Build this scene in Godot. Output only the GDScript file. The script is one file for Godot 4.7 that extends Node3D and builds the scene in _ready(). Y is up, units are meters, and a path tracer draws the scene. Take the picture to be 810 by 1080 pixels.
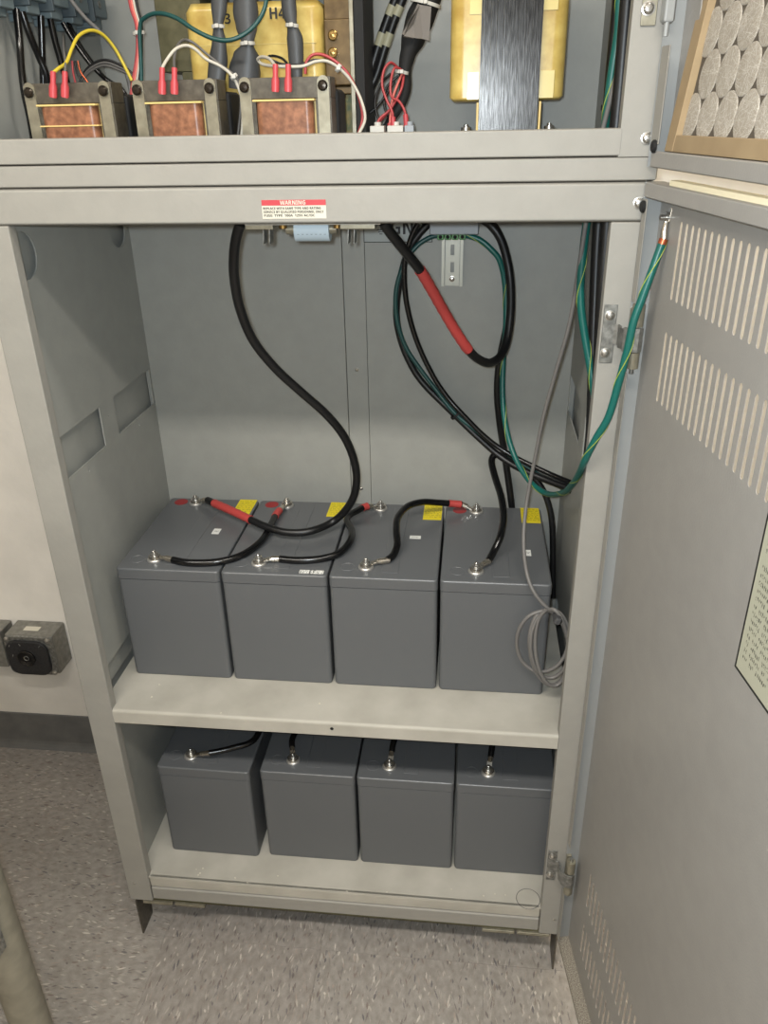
extends Node3D
# An open battery cabinet in an equipment room, seen from a standing person's eye height.
# Metres, y up. The cabinet's front face lies in the plane z = 0 and the floor at y = 0.

const CAM := Vector3(0.567, 1.4069, 0.967)
const EULER := Vector3(-0.4579, 0.1147, -0.0203)
const FOCAL := 840.59

var view: Basis
var M := {}
var rng := RandomNumberGenerator.new()
var font := SystemFont.new()

# ---------------------------------------------------------------- mesh builder
class MB:
	var v := PackedVector3Array()
	var n := PackedVector3Array()
	var uv := PackedVector2Array()

	func tri(a: Vector3, b: Vector3, c: Vector3, na: Vector3, nb: Vector3, nc: Vector3, ua := Vector2.ZERO, ub := Vector2.ZERO, uc := Vector2.ZERO) -> void:
		if (b - a).cross(c - a).dot(na + nb + nc) > 0.0:
			v.append_array([a, c, b]); n.append_array([na, nc, nb]); uv.append_array([ua, uc, ub])
		else:
			v.append_array([a, b, c]); n.append_array([na, nb, nc]); uv.append_array([ua, ub, uc])

	func quad(a: Vector3, b: Vector3, c: Vector3, d: Vector3, ns: Array, us := []) -> void:
		var u: Array = us if us.size() else [Vector2(0, 1), Vector2(1, 1), Vector2(1, 0), Vector2(0, 0)]
		tri(a, b, c, ns[0], ns[1], ns[2], u[0], u[1], u[2])
		tri(a, c, d, ns[0], ns[2], ns[3], u[0], u[2], u[3])

	# a box with rounded-looking edges: chamfers that share the normals of the faces beside them
	func box(c: Vector3, size: Vector3, bev := 0.0, bs := Basis.IDENTITY) -> void:
		var h := size / 2.0
		var e := minf(bev, minf(h.x, minf(h.y, h.z)) * 0.9)
		for ax in 3:
			var p := (ax + 1) % 3
			var q := (ax + 2) % 3
			for s in [-1.0, 1.0]:
				var nn := Vector3.ZERO; nn[ax] = s
				nn = bs * nn
				var pts := []
				for k in [[-1, -1], [1, -1], [1, 1], [-1, 1]]:
					var w := Vector3.ZERO
					w[ax] = s * h[ax]; w[p] = k[0] * (h[p] - e); w[q] = k[1] * (h[q] - e)
					pts.append(c + bs * w)
				quad(pts[0], pts[1], pts[2], pts[3], [nn, nn, nn, nn])
		if e <= 0.0:
			return
		for ax in 3:
			var p := (ax + 1) % 3
			var q := (ax + 2) % 3
			for sp in [-1.0, 1.0]:
				for sq in [-1.0, 1.0]:
					var np := Vector3.ZERO; np[p] = sp
					var nq := Vector3.ZERO; nq[q] = sq
					var r := []
					for t in [-1.0, 1.0]:
						var w1 := Vector3.ZERO
						w1[ax] = t * (h[ax] - e); w1[p] = sp * h[p]; w1[q] = sq * (h[q] - e)
						var w2 := Vector3.ZERO
						w2[ax] = t * (h[ax] - e); w2[p] = sp * (h[p] - e); w2[q] = sq * h[q]
						r.append([c + bs * w1, c + bs * w2])
					quad(r[0][0], r[0][1], r[1][1], r[1][0], [bs * np, bs * nq, bs * nq, bs * np])
		for sx in [-1.0, 1.0]:
			for sy in [-1.0, 1.0]:
				for sz in [-1.0, 1.0]:
					var a := Vector3(sx * h.x, sy * (h.y - e), sz * (h.z - e))
					var b := Vector3(sx * (h.x - e), sy * h.y, sz * (h.z - e))
					var d := Vector3(sx * (h.x - e), sy * (h.y - e), sz * h.z)
					tri(c + bs * a, c + bs * b, c + bs * d, bs * Vector3(sx, 0, 0), bs * Vector3(0, sy, 0), bs * Vector3(0, 0, sz))

	func span(x0: float, x1: float, y0: float, y1: float, z0: float, z1: float, bev := 0.0) -> void:
		box(Vector3(x0 + x1, y0 + y1, z0 + z1) / 2.0, Vector3(absf(x1 - x0), absf(y1 - y0), absf(z1 - z0)), bev)

	# swept round tube; radius may be one number or one per point
	func tube(path: Array, rad, sides := 10, caps := true, flat := 1.0) -> void:
		var rings := []
		var up := Vector3.ZERO
		for i in path.size():
			var t: Vector3 = (path[mini(i + 1, path.size() - 1)] - path[maxi(i - 1, 0)]).normalized()
			if up == Vector3.ZERO:
				up = Vector3.UP if absf(t.y) < 0.9 else Vector3.BACK
			up = (up - t * up.dot(t)).normalized()
			var sd := t.cross(up)
			var r: float = rad[i] if rad is Array else rad
			var ring := []
			for k in sides:
				var a := TAU * k / sides
				var o := sd * cos(a) + up * sin(a) * flat
				ring.append([path[i] + o * r, (sd * cos(a) * flat + up * sin(a)).normalized()])
			rings.append(ring)
		for i in rings.size() - 1:
			for k in sides:
				var k2 := (k + 1) % sides
				var a = rings[i][k]; var b = rings[i][k2]; var c = rings[i + 1][k2]; var d = rings[i + 1][k]
				quad(a[0], b[0], c[0], d[0], [a[1], b[1], c[1], d[1]], [Vector2(float(k) / sides, i), Vector2(float(k + 1) / sides, i), Vector2(float(k + 1) / sides, i + 1), Vector2(float(k) / sides, i + 1)])
		if caps:
			for e in [0, rings.size() - 1]:
				var t: Vector3 = (path[0] - path[1]).normalized() if e == 0 else (path[e] - path[e - 1]).normalized()
				for k in sides:
					tri(path[e], rings[e][k][0], rings[e][(k + 1) % sides][0], t, t, t)

	# turned shape: profile of (radius, height) about the axis of xf's y
	func lathe(prof: Array, xf: Transform3D, sides := 16) -> void:
		for i in prof.size() - 1:
			var p: Vector2 = prof[i]; var q: Vector2 = prof[i + 1]
			var d := q - p
			if d.length() < 1e-7: continue
			var nr := Vector2(d.y, -d.x).normalized()
			for k in sides:
				var a := TAU * k / sides; var b := TAU * (k + 1) / sides
				var ca := Vector3(cos(a), 0, sin(a)); var cb := Vector3(cos(b), 0, sin(b))
				var na := xf.basis * (ca * nr.x + Vector3.UP * nr.y); var nb := xf.basis * (cb * nr.x + Vector3.UP * nr.y)
				quad(xf * (ca * p.x + Vector3.UP * p.y), xf * (cb * p.x + Vector3.UP * p.y), xf * (cb * q.x + Vector3.UP * q.y), xf * (ca * q.x + Vector3.UP * q.y), [na, nb, nb, na])

	# rounded rectangle carried up through rings of [height, inset, tilt of the normal (0 side .. 1 up, -1 down)]
	func loft(o: Vector3, w: float, d: float, r: float, rings: Array, bs := Basis.IDENTITY) -> void:
		var base := []
		for c in [[1, 1, 0.0], [-1, 1, 0.25], [-1, -1, 0.5], [1, -1, 0.75]]:
			for k in 6:
				var a: float = TAU * (c[2] + 0.25 * k / 5.0)
				base.append([Vector2(c[0] * (w / 2 - r), c[1] * (d / 2 - r)), Vector2(cos(a), sin(a))])
		var m := base.size()
		var at := func(k: int, g: Array) -> Array:
			var b: Array = base[k % m]
			var p2: Vector2 = b[0] + b[1] * maxf(r - g[1], 0.0002)
			var side := Vector3(b[1].x, 0, b[1].y)
			var nn: Vector3 = (side * (1.0 - absf(g[2])) + Vector3.UP * g[2]).normalized()
			return [o + bs * Vector3(p2.x, g[0], p2.y), bs * nn]
		for i in rings.size() - 1:
			for k in m:
				var a = at.call(k, rings[i]); var b = at.call(k + 1, rings[i]); var c = at.call(k + 1, rings[i + 1]); var e = at.call(k, rings[i + 1])
				quad(a[0], b[0], c[0], e[0], [a[1], b[1], c[1], e[1]])
		for e in [0, rings.size() - 1]:
			var nn := bs * (Vector3.DOWN if e == 0 else Vector3.UP)
			var cc := o + bs * Vector3(0, rings[e][0], 0)
			for k in m:
				tri(cc, at.call(k, rings[e])[0], at.call(k + 1, rings[e])[0], nn, nn, nn)

	# flat outline pushed out along xf's z
	func prism(poly: PackedVector2Array, depth: float, xf: Transform3D) -> void:
		var idx := Geometry2D.triangulate_polygon(poly)
		var zf := xf.basis * Vector3.BACK
		for i in range(0, idx.size(), 3):
			for s in [0.0, depth]:
				var nn := zf if s > 0.0 else -zf
				tri(xf * Vector3(poly[idx[i]].x, poly[idx[i]].y, s), xf * Vector3(poly[idx[i + 1]].x, poly[idx[i + 1]].y, s), xf * Vector3(poly[idx[i + 2]].x, poly[idx[i + 2]].y, s), nn, nn, nn)
		var ccw := not Geometry2D.is_polygon_clockwise(poly)
		for i in poly.size():
			var a := poly[i]; var b := poly[(i + 1) % poly.size()]
			var e := (b - a).normalized()
			var nn := xf.basis * (Vector3(e.y, -e.x, 0) if ccw else Vector3(-e.y, e.x, 0))
			quad(xf * Vector3(a.x, a.y, 0), xf * Vector3(b.x, b.y, 0), xf * Vector3(b.x, b.y, depth), xf * Vector3(a.x, a.y, depth), [nn, nn, nn, nn])

	func mesh(inv: Transform3D) -> ArrayMesh:
		var vv := PackedVector3Array(); var nn := PackedVector3Array()
		for p in v: vv.append(inv * p)
		for p in n: nn.append((inv.basis * p).normalized())
		var a := []
		a.resize(Mesh.ARRAY_MAX)
		a[Mesh.ARRAY_VERTEX] = vv; a[Mesh.ARRAY_NORMAL] = nn; a[Mesh.ARRAY_TEX_UV] = uv
		var am := ArrayMesh.new()
		am.add_surface_from_arrays(Mesh.PRIMITIVE_TRIANGLES, a)
		return am

# ---------------------------------------------------------------- nodes
func thing(called: String, label: String, category: String, at := Vector3.ZERO, group := "", turn := 0.0) -> Node3D:
	var o := Node3D.new()
	o.name = numbered(called)
	add_child(o)
	o.position = at; o.rotation.y = turn
	meta(o, label, category, group)
	return o

func meta(o: Node, label: String, category: String, group := "") -> void:
	o.set_meta("label", label); o.set_meta("category", category)
	if group: o.set_meta("group", group)

func numbered(called: String) -> String:
	if not has_node(called): return called
	var k := 1
	while has_node("%s_%03d" % [called, k]): k += 1
	return "%s_%03d" % [called, k]

# a part built in world coordinates
func part(parent: Node3D, called: String, mb: MB, mat: Material, label := "") -> MeshInstance3D:
	var o := MeshInstance3D.new()
	o.name = called
	o.mesh = mb.mesh(parent.global_transform.affine_inverse())
	o.material_override = mat
	parent.add_child(o, true)
	if label: o.set_meta("label", label)
	return o

# a part built in its parent's own coordinates
func lpart(parent: Node3D, called: String, mb: MB, mat: Material, label := "") -> MeshInstance3D:
	var o := MeshInstance3D.new()
	o.name = called
	o.mesh = mb.mesh(Transform3D.IDENTITY)
	o.material_override = mat
	parent.add_child(o, true)
	if label: o.set_meta("label", label)
	return o

func structure(called: String, mb: MB, mat: Material) -> MeshInstance3D:
	var o := part(self, called, mb, mat)
	o.set_meta("kind", "structure")
	return o

func words(parent: Node3D, called: String, txt: String, xf: Transform3D, height: float, mat: Material, width := 0.0) -> void:
	var t := TextMesh.new()
	t.font = font; t.text = txt; t.font_size = 32
	t.pixel_size = height / 24.0; t.depth = 0.0003; t.curve_step = 4.0
	t.horizontal_alignment = HORIZONTAL_ALIGNMENT_CENTER; t.vertical_alignment = VERTICAL_ALIGNMENT_CENTER
	var o := MeshInstance3D.new()
	o.name = called; o.mesh = t; o.material_override = mat
	parent.add_child(o, true)
	if width > 0.0:
		var w := t.get_aabb().size.x
		if w > 0.0: xf.basis = xf.basis * Basis.from_scale(Vector3(width / w, 1, 1))
	o.transform = parent.global_transform.affine_inverse() * xf

# ---------------------------------------------------------------- photo pixel to place
func ray(u: float, w: float) -> Vector3:
	return view * Vector3((u - 405.0) / FOCAL, (540.0 - w) / FOCAL, -1.0)

# the third number is the depth z of the upright plane the point lies in, or, above 0.3, its height y
func at(p: Array) -> Vector3:
	var d := ray(p[0], p[1])
	if p[2] > 0.3:
		return CAM + d * ((p[2] - CAM.y) / d.y)
	return CAM + d * ((p[2] - CAM.z) / d.z)

func ats(a: Array) -> Array:
	var r := []
	for p in a: r.append(p if p is Vector3 else at(p))
	return r

func smooth(p: Array, per := 8) -> Array:
	var out := []
	for i in p.size() - 1:
		var a: Vector3 = p[maxi(i - 1, 0)]; var b: Vector3 = p[i]; var c: Vector3 = p[i + 1]; var d: Vector3 = p[mini(i + 2, p.size() - 1)]
		for k in per:
			out.append(b.cubic_interpolate(c, a, d, float(k) / per))
	out.append(p[-1])
	return out

func cut(path: Array, f0: float, f1: float) -> Array:
	var n := path.size() - 1
	return path.slice(int(round(f0 * n)), int(round(f1 * n)) + 1)

func disc(r: float, sy: float, sides := 20) -> PackedVector2Array:
	var a := PackedVector2Array()
	for k in sides: a.append(Vector2(cos(TAU * k / sides) * r, sin(TAU * k / sides) * r * sy))
	return a

# ---------------------------------------------------------------- materials
func paint(c: Color, rough: float, metal := 0.0, spec := 0.5) -> StandardMaterial3D:
	var m := StandardMaterial3D.new()
	m.albedo_color = c; m.roughness = rough; m.metallic = metal; m.metallic_specular = spec
	return m

func noise_tex(freq: float, seed_: int, lo: Color, hi: Color, size := 512, oct := 4, normal := 0.0) -> ImageTexture:
	var f := FastNoiseLite.new()
	f.seed = seed_; f.frequency = freq; f.fractal_octaves = oct
	f.noise_type = FastNoiseLite.TYPE_SIMPLEX_SMOOTH
	var g := f.get_seamless_image(size, size)
	if normal > 0.0:
		g.convert(Image.FORMAT_RGBA8)
		g.bump_map_to_normal_map(normal)
		return ImageTexture.create_from_image(g)
	var im := Image.create_empty(size, size, false, Image.FORMAT_RGB8)
	for y in size:
		for x in size:
			im.set_pixel(x, y, lo.lerp(hi, g.get_pixel(x, y).r))
	return ImageTexture.create_from_image(im)

func mottled(m: StandardMaterial3D, tex: Texture2D, scale: float, world := true) -> StandardMaterial3D:
	m.albedo_texture = tex
	m.uv1_triplanar = true; m.uv1_world_triplanar = world
	m.uv1_scale = Vector3.ONE * scale
	return m

func rough_skin(m: StandardMaterial3D, tex: Texture2D, amount: float, scale := 0.0) -> StandardMaterial3D:
	m.normal_enabled = true; m.normal_texture = tex; m.normal_scale = amount
	if scale > 0.0:
		m.uv1_triplanar = true; m.uv1_world_triplanar = true; m.uv1_scale = Vector3.ONE * scale
	return m

func fleck_tile(seed_: int) -> ImageTexture:
	var r := RandomNumberGenerator.new(); r.seed = seed_
	var S := 512
	var f := FastNoiseLite.new(); f.seed = seed_; f.frequency = 0.012; f.fractal_octaves = 4
	var im := Image.create_empty(S, S, false, Image.FORMAT_RGB8)
	for y in S:
		for x in S:
			var k := f.get_noise_2d(x * 3.0, y * 2.0) * 0.07 + r.randf_range(-0.02, 0.02)
			im.set_pixel(x, y, Color(0.570 + k, 0.548 + k, 0.522 + k))
	var tones := [Color(0.80, 0.77, 0.73), Color(0.72, 0.69, 0.65), Color(0.40, 0.37, 0.36), Color(0.36, 0.35, 0.36), Color(0.62, 0.57, 0.53), Color(0.47, 0.42, 0.39)]
	for i in 760:
		var c: Color = tones[r.randi() % tones.size()]
		var x0 := r.randf() * S; var y0 := r.randf() * S
		var ln := r.randf_range(8, 32); var wd := r.randf_range(0.9, 3.4)
		var dr := r.randf_range(-0.4, 0.4)
		var al := r.randf_range(0.25, 0.85)
		for t in int(ln):
			var ww := wd * sin(PI * (t + 0.5) / ln)
			for q in range(-int(ceil(ww)), int(ceil(ww)) + 1):
				if absf(q) > ww: continue
				var px := posmod(int(x0 + q + t * dr), S); var py := posmod(int(y0 + t), S)
				im.set_pixel(px, py, im.get_pixel(px, py).lerp(c, al))
	im.generate_mipmaps()
	return ImageTexture.create_from_image(im)

# a sheet of small print: a border line and rows of short strokes too small to read
func print_sheet(w: int, h: int, bg: Color, ink: Color, border: int, rows: Array, seed_: int) -> ImageTexture:
	var r := RandomNumberGenerator.new(); r.seed = seed_
	var im := Image.create_empty(w, h, false, Image.FORMAT_RGB8)
	im.fill(bg)
	if border:
		im.fill_rect(Rect2i(0, 0, w, border), ink); im.fill_rect(Rect2i(0, h - border, w, border), ink)
		im.fill_rect(Rect2i(0, 0, border, h), ink); im.fill_rect(Rect2i(w - border, 0, border, h), ink)
	for row in rows:
		var x: int = row[1]
		while x < row[2]:
			var word := r.randi_range(2, 8)
			for k in word:
				if x >= row[2]: break
				var hh: int = row[3]
				for s in 2:
					im.fill_rect(Rect2i(x + s * 2, row[0] + r.randi_range(0, hh / 2), 1 + r.randi_range(0, hh / 8), r.randi_range(hh / 3, hh)), ink.lerp(bg, r.randf() * 0.5))
				im.fill_rect(Rect2i(x, row[0] + r.randi_range(0, 2) * hh / 2, maxi(2, hh / 2), maxi(1, hh / 6)), ink.lerp(bg, 0.3))
				x += int(hh * 0.75) + 1
			x += row[3]
	im.generate_mipmaps()
	return ImageTexture.create_from_image(im)

func textured(t: Texture2D, rough := 0.5) -> StandardMaterial3D:
	var m := paint(Color.WHITE, rough)
	m.albedo_texture = t
	return m

# ================================================================ the scene
func _ready() -> void:
	view = Basis.from_euler(EULER, EULER_ORDER_YXZ)
	rng.seed = 20
	font.font_names = PackedStringArray(["Droid Sans"])
	font.font_weight = 700
	# ---- camera
	var cam := Camera3D.new()
	cam.name = "camera"
	cam.fov = rad_to_deg(2.0 * atan(540.0 / FOCAL))
	cam.near = 0.02
	cam.transform = Transform3D(view, CAM)
	add_child(cam)
	cam.current = true
	# ---- air and exposure
	var we := WorldEnvironment.new()
	we.name = "environment"
	var env := Environment.new()
	env.background_mode = Environment.BG_COLOR
	env.background_color = Color(0, 0, 0)
	env.tonemap_mode = Environment.TONE_MAPPER_LINEAR
	env.tonemap_exposure = 1.0
	env.sdfgi_enabled = true; env.ssao_enabled = true; env.ssil_enabled = true
	we.environment = env
	add_child(we)
	# ---- the fluorescent strip on the ceiling: its long tube lies parallel to the cabinet's front
	var strip := AreaLight3D.new()
	strip.name = "fluorescent_strip_light"
	strip.area_size = Vector2(2.2, 0.16)
	strip.light_color = Color(1.0, 0.975, 0.935)
	strip.light_energy = 6.6
	strip.area_range = 8.0; strip.shadow_enabled = true
	add_child(strip)
	strip.position = Vector3(0.12, 2.585, 1.30)
	strip.rotation_degrees.x = -90
	# ---- shorter unseen strip added beyond the doors to brighten the wall behind the louvres
	var strip2 := AreaLight3D.new()
	strip2.name = "added_strip_light"
	strip2.area_size = Vector2(0.9, 0.16)
	strip2.light_color = Color(1.0, 0.975, 0.935)
	strip2.light_energy = 2.0
	strip2.area_range = 8.0; strip2.shadow_enabled = true
	add_child(strip2)
	strip2.position = Vector3(1.32, 2.585, 0.45)
	strip2.rotation_degrees.x = -90
	# ---- the flash of the phone that took the picture, just left of and above its lens
	var flash := SpotLight3D.new()
	flash.name = "phone_flash_light"
	flash.spot_angle = 62.0; flash.spot_angle_attenuation = 0.6; flash.spot_range = 8.0
	flash.light_size = 0.01
	flash.light_color = Color(0.925, 0.97, 1.0)
	flash.light_energy = 0.76
	flash.shadow_enabled = true
	add_child(flash)
	flash.transform = Transform3D(view, CAM + view * Vector3(-0.016, 0.014, 0.004))

	make_materials()
	room()
	cabinet()
	batteries()
	fuses_and_ground()
	cables()
	upper_bay()
	small_things()

func make_materials() -> void:
	var peel := noise_tex(0.035, 3, Color.BLACK, Color.WHITE, 512, 3, 2.0)
	var peel_fine := noise_tex(0.08, 9, Color.BLACK, Color.WHITE, 512, 3, 3.0)
	var blotch := noise_tex(0.008, 5, Color(0.965, 0.965, 0.965), Color(1, 1, 1), 512, 5)
	M.frame = rough_skin(mottled(paint(Color(0.572, 0.562, 0.535), 0.6), blotch, 2.0), peel, 0.16, 5.0)
	M.inside = rough_skin(mottled(paint(Color(0.60, 0.602, 0.58), 0.5), blotch, 2.0), peel, 0.14, 5.0)
	M.door = rough_skin(mottled(paint(Color(0.58, 0.568, 0.548), 0.42), blotch, 1.5), peel_fine, 0.14, 6.0)
	M.zinc_flange = paint(Color(0.57, 0.578, 0.575), 0.45, 0.1)
	M.shelf = mottled(paint(Color(1, 1, 1), 0.52), noise_tex(0.012, 15, Color(0.62, 0.605, 0.565), Color(0.70, 0.685, 0.645), 512, 5), 1.6)
	M.tray = M.shelf
	M.ledge = mottled(paint(Color(1, 1, 1), 0.75), noise_tex(0.05, 27, Color(0.36, 0.32, 0.27), Color(0.66, 0.64, 0.59), 512, 5), 14.0)
	M.wall = rough_skin(mottled(paint(Color(1, 1, 1), 0.8), noise_tex(0.006, 21, Color(0.80, 0.782, 0.75), Color(0.86, 0.84, 0.805), 512, 4), 0.8), peel, 0.15, 2.0)
	M.cream_wall = paint(Color(0.87, 0.835, 0.745), 0.75)
	M.ceiling = paint(Color(0.88, 0.87, 0.84), 0.9)
	M.baseboard = mottled(paint(Color(1, 1, 1), 0.55), noise_tex(0.02, 23, Color(0.33, 0.33, 0.325), Color(0.40, 0.395, 0.385), 256, 4), 3.0)
	M.grout = paint(Color(0.50, 0.475, 0.45), 0.9)
	for k in 3:
		var t := fleck_tile(101 + k)
		M["tile_%d" % k] = textured(t, 0.38)
		var tm: StandardMaterial3D = textured(t, 0.38)
		tm.albedo_color = Color(0.985, 0.98, 0.98)
		M["tile_%d" % (k + 3)] = tm
	var sand := noise_tex(0.15, 31, Color.BLACK, Color.WHITE, 256, 2, 3.0)
	M.battery = rough_skin(paint(Color(0.352, 0.360, 0.368), 0.5), sand, 0.12, 14.0)
	M.battery_lid = rough_skin(paint(Color(0.352, 0.360, 0.368), 0.30), sand, 0.12, 14.0)
	M.red_dot = paint(Color(0.56, 0.13, 0.14), 0.45)
	M.steel = paint(Color(0.72, 0.71, 0.69), 0.28, 0.9)
	M.dull_steel = mottled(paint(Color(1, 1, 1), 0.42, 0.75), noise_tex(0.03, 37, Color(0.42, 0.42, 0.41), Color(0.66, 0.66, 0.64), 256, 4), 12.0)
	M.tin = paint(Color(0.80, 0.77, 0.72), 0.22, 0.95)
	M.lead = paint(Color(0.72, 0.71, 0.69), 0.4, 0.7)
	M.brass = paint(Color(0.55, 0.44, 0.26), 0.3, 0.9)
	M.copper = paint(Color(0.72, 0.38, 0.26), 0.35, 0.8)
	M.black_rubber = paint(Color(0.055, 0.055, 0.06), 0.42)
	M.black_matte = paint(Color(0.05, 0.05, 0.052), 0.75)
	M.black_gloss = paint(Color(0.045, 0.045, 0.05), 0.22)
	M.red_sleeve = paint(Color(0.68, 0.25, 0.235), 0.5)
	M.pink_boot = paint(Color(0.70, 0.26, 0.28), 0.4)
	M.green = paint(Color(0.06, 0.35, 0.32), 0.36)
	M.dark_green = paint(Color(0.10, 0.27, 0.26), 0.4)
	M.stripe = paint(Color(0.60, 0.64, 0.24), 0.4)
	M.grey_cable = paint(Color(0.415, 0.405, 0.395), 0.5)
	M.dark_grey = paint(Color(0.27, 0.27, 0.275), 0.55)
	M.shrink = rough_skin(paint(Color(0.24, 0.245, 0.25), 0.45), peel, 0.4, 20.0)
	M.shrink_light = rough_skin(paint(Color(0.42, 0.40, 0.38), 0.5), peel, 0.4, 20.0)
	M.white_wire = paint(Color(0.70, 0.68, 0.63), 0.4)
	M.yellow_wire = paint(Color(0.74, 0.66, 0.20), 0.4)
	M.grey_wire = paint(Color(0.33, 0.32, 0.31), 0.45)
	M.red_wire = paint(Color(0.62, 0.22, 0.23), 0.4)
	M.pink_wire = paint(Color(0.80, 0.42, 0.38), 0.4)
	M.white_plastic = paint(Color(0.74, 0.73, 0.70), 0.45)
	M.grey_plastic = paint(Color(0.56, 0.58, 0.60), 0.45)
	M.blue_grey = paint(Color(0.40, 0.45, 0.465), 0.5)
	M.blue_grey_dark = paint(Color(0.24, 0.28, 0.30), 0.55)
	M.fuse_body = paint(Color(0.70, 0.76, 0.80), 0.4)
	M.ink = paint(Color(0.07, 0.07, 0.08), 0.6)
	M.label_white = paint(Color(0.78, 0.76, 0.70), 0.5)
	M.label_red = paint(Color(0.70, 0.23, 0.26), 0.45)
	M.label_grey = paint(Color(0.60, 0.62, 0.61), 0.5)
	M.green_plastic = paint(Color(0.30, 0.52, 0.30), 0.45)
	M.core = mottled(paint(Color(1, 1, 1), 0.45, 0.35), noise_tex(0.03, 41, Color(0.27, 0.25, 0.22), Color(0.38, 0.36, 0.32), 256, 4), 10.0)
	M.bracket = mottled(paint(Color(1, 1, 1), 0.36, 0.6), noise_tex(0.02, 43, Color(0.50, 0.48, 0.42), Color(0.64, 0.62, 0.55), 256, 4), 8.0)
	M.paper = mottled(paint(Color(1, 1, 1), 0.38), noise_tex(0.02, 45, Color(0.38, 0.24, 0.165), Color(0.60, 0.41, 0.30), 256, 5), 16.0)
	M.bobbin = paint(Color(0.80, 0.70, 0.45), 0.5)
	M.yellow_tape = mottled(paint(Color(1, 1, 1), 0.30), noise_tex(0.012, 47, Color(0.66, 0.54, 0.26), Color(0.82, 0.735, 0.44), 256, 5), 9.0)
	M.pale_tape = paint(Color(0.84, 0.77, 0.52), 0.2)
	M.olive = mottled(paint(Color(1, 1, 1), 0.4, 0.2), noise_tex(0.02, 49, Color(0.29, 0.28, 0.19), Color(0.37, 0.355, 0.26), 256, 4), 9.0)
	M.brown_plate = mottled(paint(Color(1, 1, 1), 0.32, 0.35), noise_tex(0.02, 51, Color(0.32, 0.25, 0.15), Color(0.46, 0.38, 0.25), 256, 4), 9.0)
	M.green_lams = mottled(paint(Color(1, 1, 1), 0.3, 0.3), noise_tex(0.03, 53, Color(0.18, 0.24, 0.17), Color(0.46, 0.38, 0.20), 256, 5), 10.0)
	M.lams = mottled(paint(Color(1, 1, 1), 0.26, 0.75), noise_tex(0.06, 55, Color(0.07, 0.065, 0.06), Color(0.30, 0.295, 0.29), 256, 4), 14.0)
	M.lams.uv1_scale = Vector3(40.0, 2.2, 40.0)
	M.cardboard = mottled(paint(Color(1, 1, 1), 0.75), noise_tex(0.012, 57, Color(0.555, 0.475, 0.36), Color(0.625, 0.545, 0.42), 256, 4), 5.0)
	M.grid_board = paint(Color(0.33, 0.30, 0.26), 0.8)
	M.foam = paint(Color(0.90, 0.86, 0.74), 0.8)
	M.media = fibre_material()
	M.galv = mottled(paint(Color(1, 1, 1), 0.45, 0.55), noise_tex(0.025, 59, Color(0.46, 0.455, 0.43), Color(0.58, 0.575, 0.55), 256, 5), 9.0)
	M.bakelite = mottled(paint(Color(1, 1, 1), 0.5), noise_tex(0.05, 61, Color(0.10, 0.10, 0.105), Color(0.19, 0.19, 0.195), 256, 4), 12.0)
	M.leg_paint = mottled(paint(Color(1, 1, 1), 0.5), noise_tex(0.02, 63, Color(0.44, 0.42, 0.37), Color(0.54, 0.52, 0.46), 256, 5), 6.0)
	M.glow = paint(Color(0.95, 0.93, 0.88), 0.6)
	M.glow.emission_enabled = true
	M.glow.emission = Color(1.0, 0.975, 0.935)
	M.glow.emission_energy_multiplier = 2.0
	M.fixture = paint(Color(0.85, 0.85, 0.84), 0.5)
	M.rail = paint(Color(0.70, 0.70, 0.66), 0.4, 0.3)
	M.marker = paint(Color(0.58, 0.57, 0.48), 0.5)
	M.dark_bolt = paint(Color(0.20, 0.175, 0.15), 0.3, 0.7)
	M.hole = paint(Color(0.03, 0.03, 0.03), 0.9)
	var rows := []
	for k in 7: rows.append([10 + k * 15, 8, 120, 8])
	M.yellow_label = textured(print_sheet(128, 128, Color(0.88, 0.80, 0.10), Color(0.36, 0.32, 0.05), 0, rows, 71), 0.45)
	M.tiny_label = textured(print_sheet(64, 40, Color(0.86, 0.86, 0.84), Color(0.12, 0.12, 0.12), 0, [[14, 14, 50, 10]], 73), 0.5)
	M.bar_label = textured(print_sheet(160, 40, Color(0.88, 0.88, 0.86), Color(0.05, 0.05, 0.05), 3, [[6, 8, 60, 14], [22, 8, 60, 12], [4, 66, 104, 30], [6, 68, 104, 28], [5, 67, 104, 30], [6, 112, 152, 14], [22, 112, 150, 12]], 75), 0.5)
	rows = []
	for k in 54:
		if k in [9, 10, 19, 27, 28, 40]: continue
		rows.append([22 + k * 18, 24, 560 if k % 6 else 300, 9])
	M.door_label = textured(print_sheet(600, 1024, Color(0.665, 0.66, 0.585), Color(0.09, 0.09, 0.08), 6, rows, 77), 0.45)

func fibre_material() -> StandardMaterial3D:
	var r := RandomNumberGenerator.new(); r.seed = 88
	var S := 512
	var im := Image.create_empty(S, S, false, Image.FORMAT_RGB8)
	im.fill(Color(0.60, 0.57, 0.52))
	for i in 1500:
		var x := r.randf() * S; var y := r.randf() * S
		var a := r.randf() * TAU; var da := r.randf_range(-0.008, 0.008)
		var c := Color(0.88, 0.86, 0.83) if r.randf() < 0.7 else Color(0.48, 0.45, 0.40)
		var al := r.randf_range(0.2, 0.75)
		for t in r.randi_range(50, 170):
			var px := posmod(int(x), S); var py := posmod(int(y), S)
			im.set_pixel(px, py, im.get_pixel(px, py).lerp(c, al))
			x += cos(a); y += sin(a); a += da
	im.generate_mipmaps()
	var m := paint(Color.WHITE, 0.85)
	return mottled(m, ImageTexture.create_from_image(im), 8.0)

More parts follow.
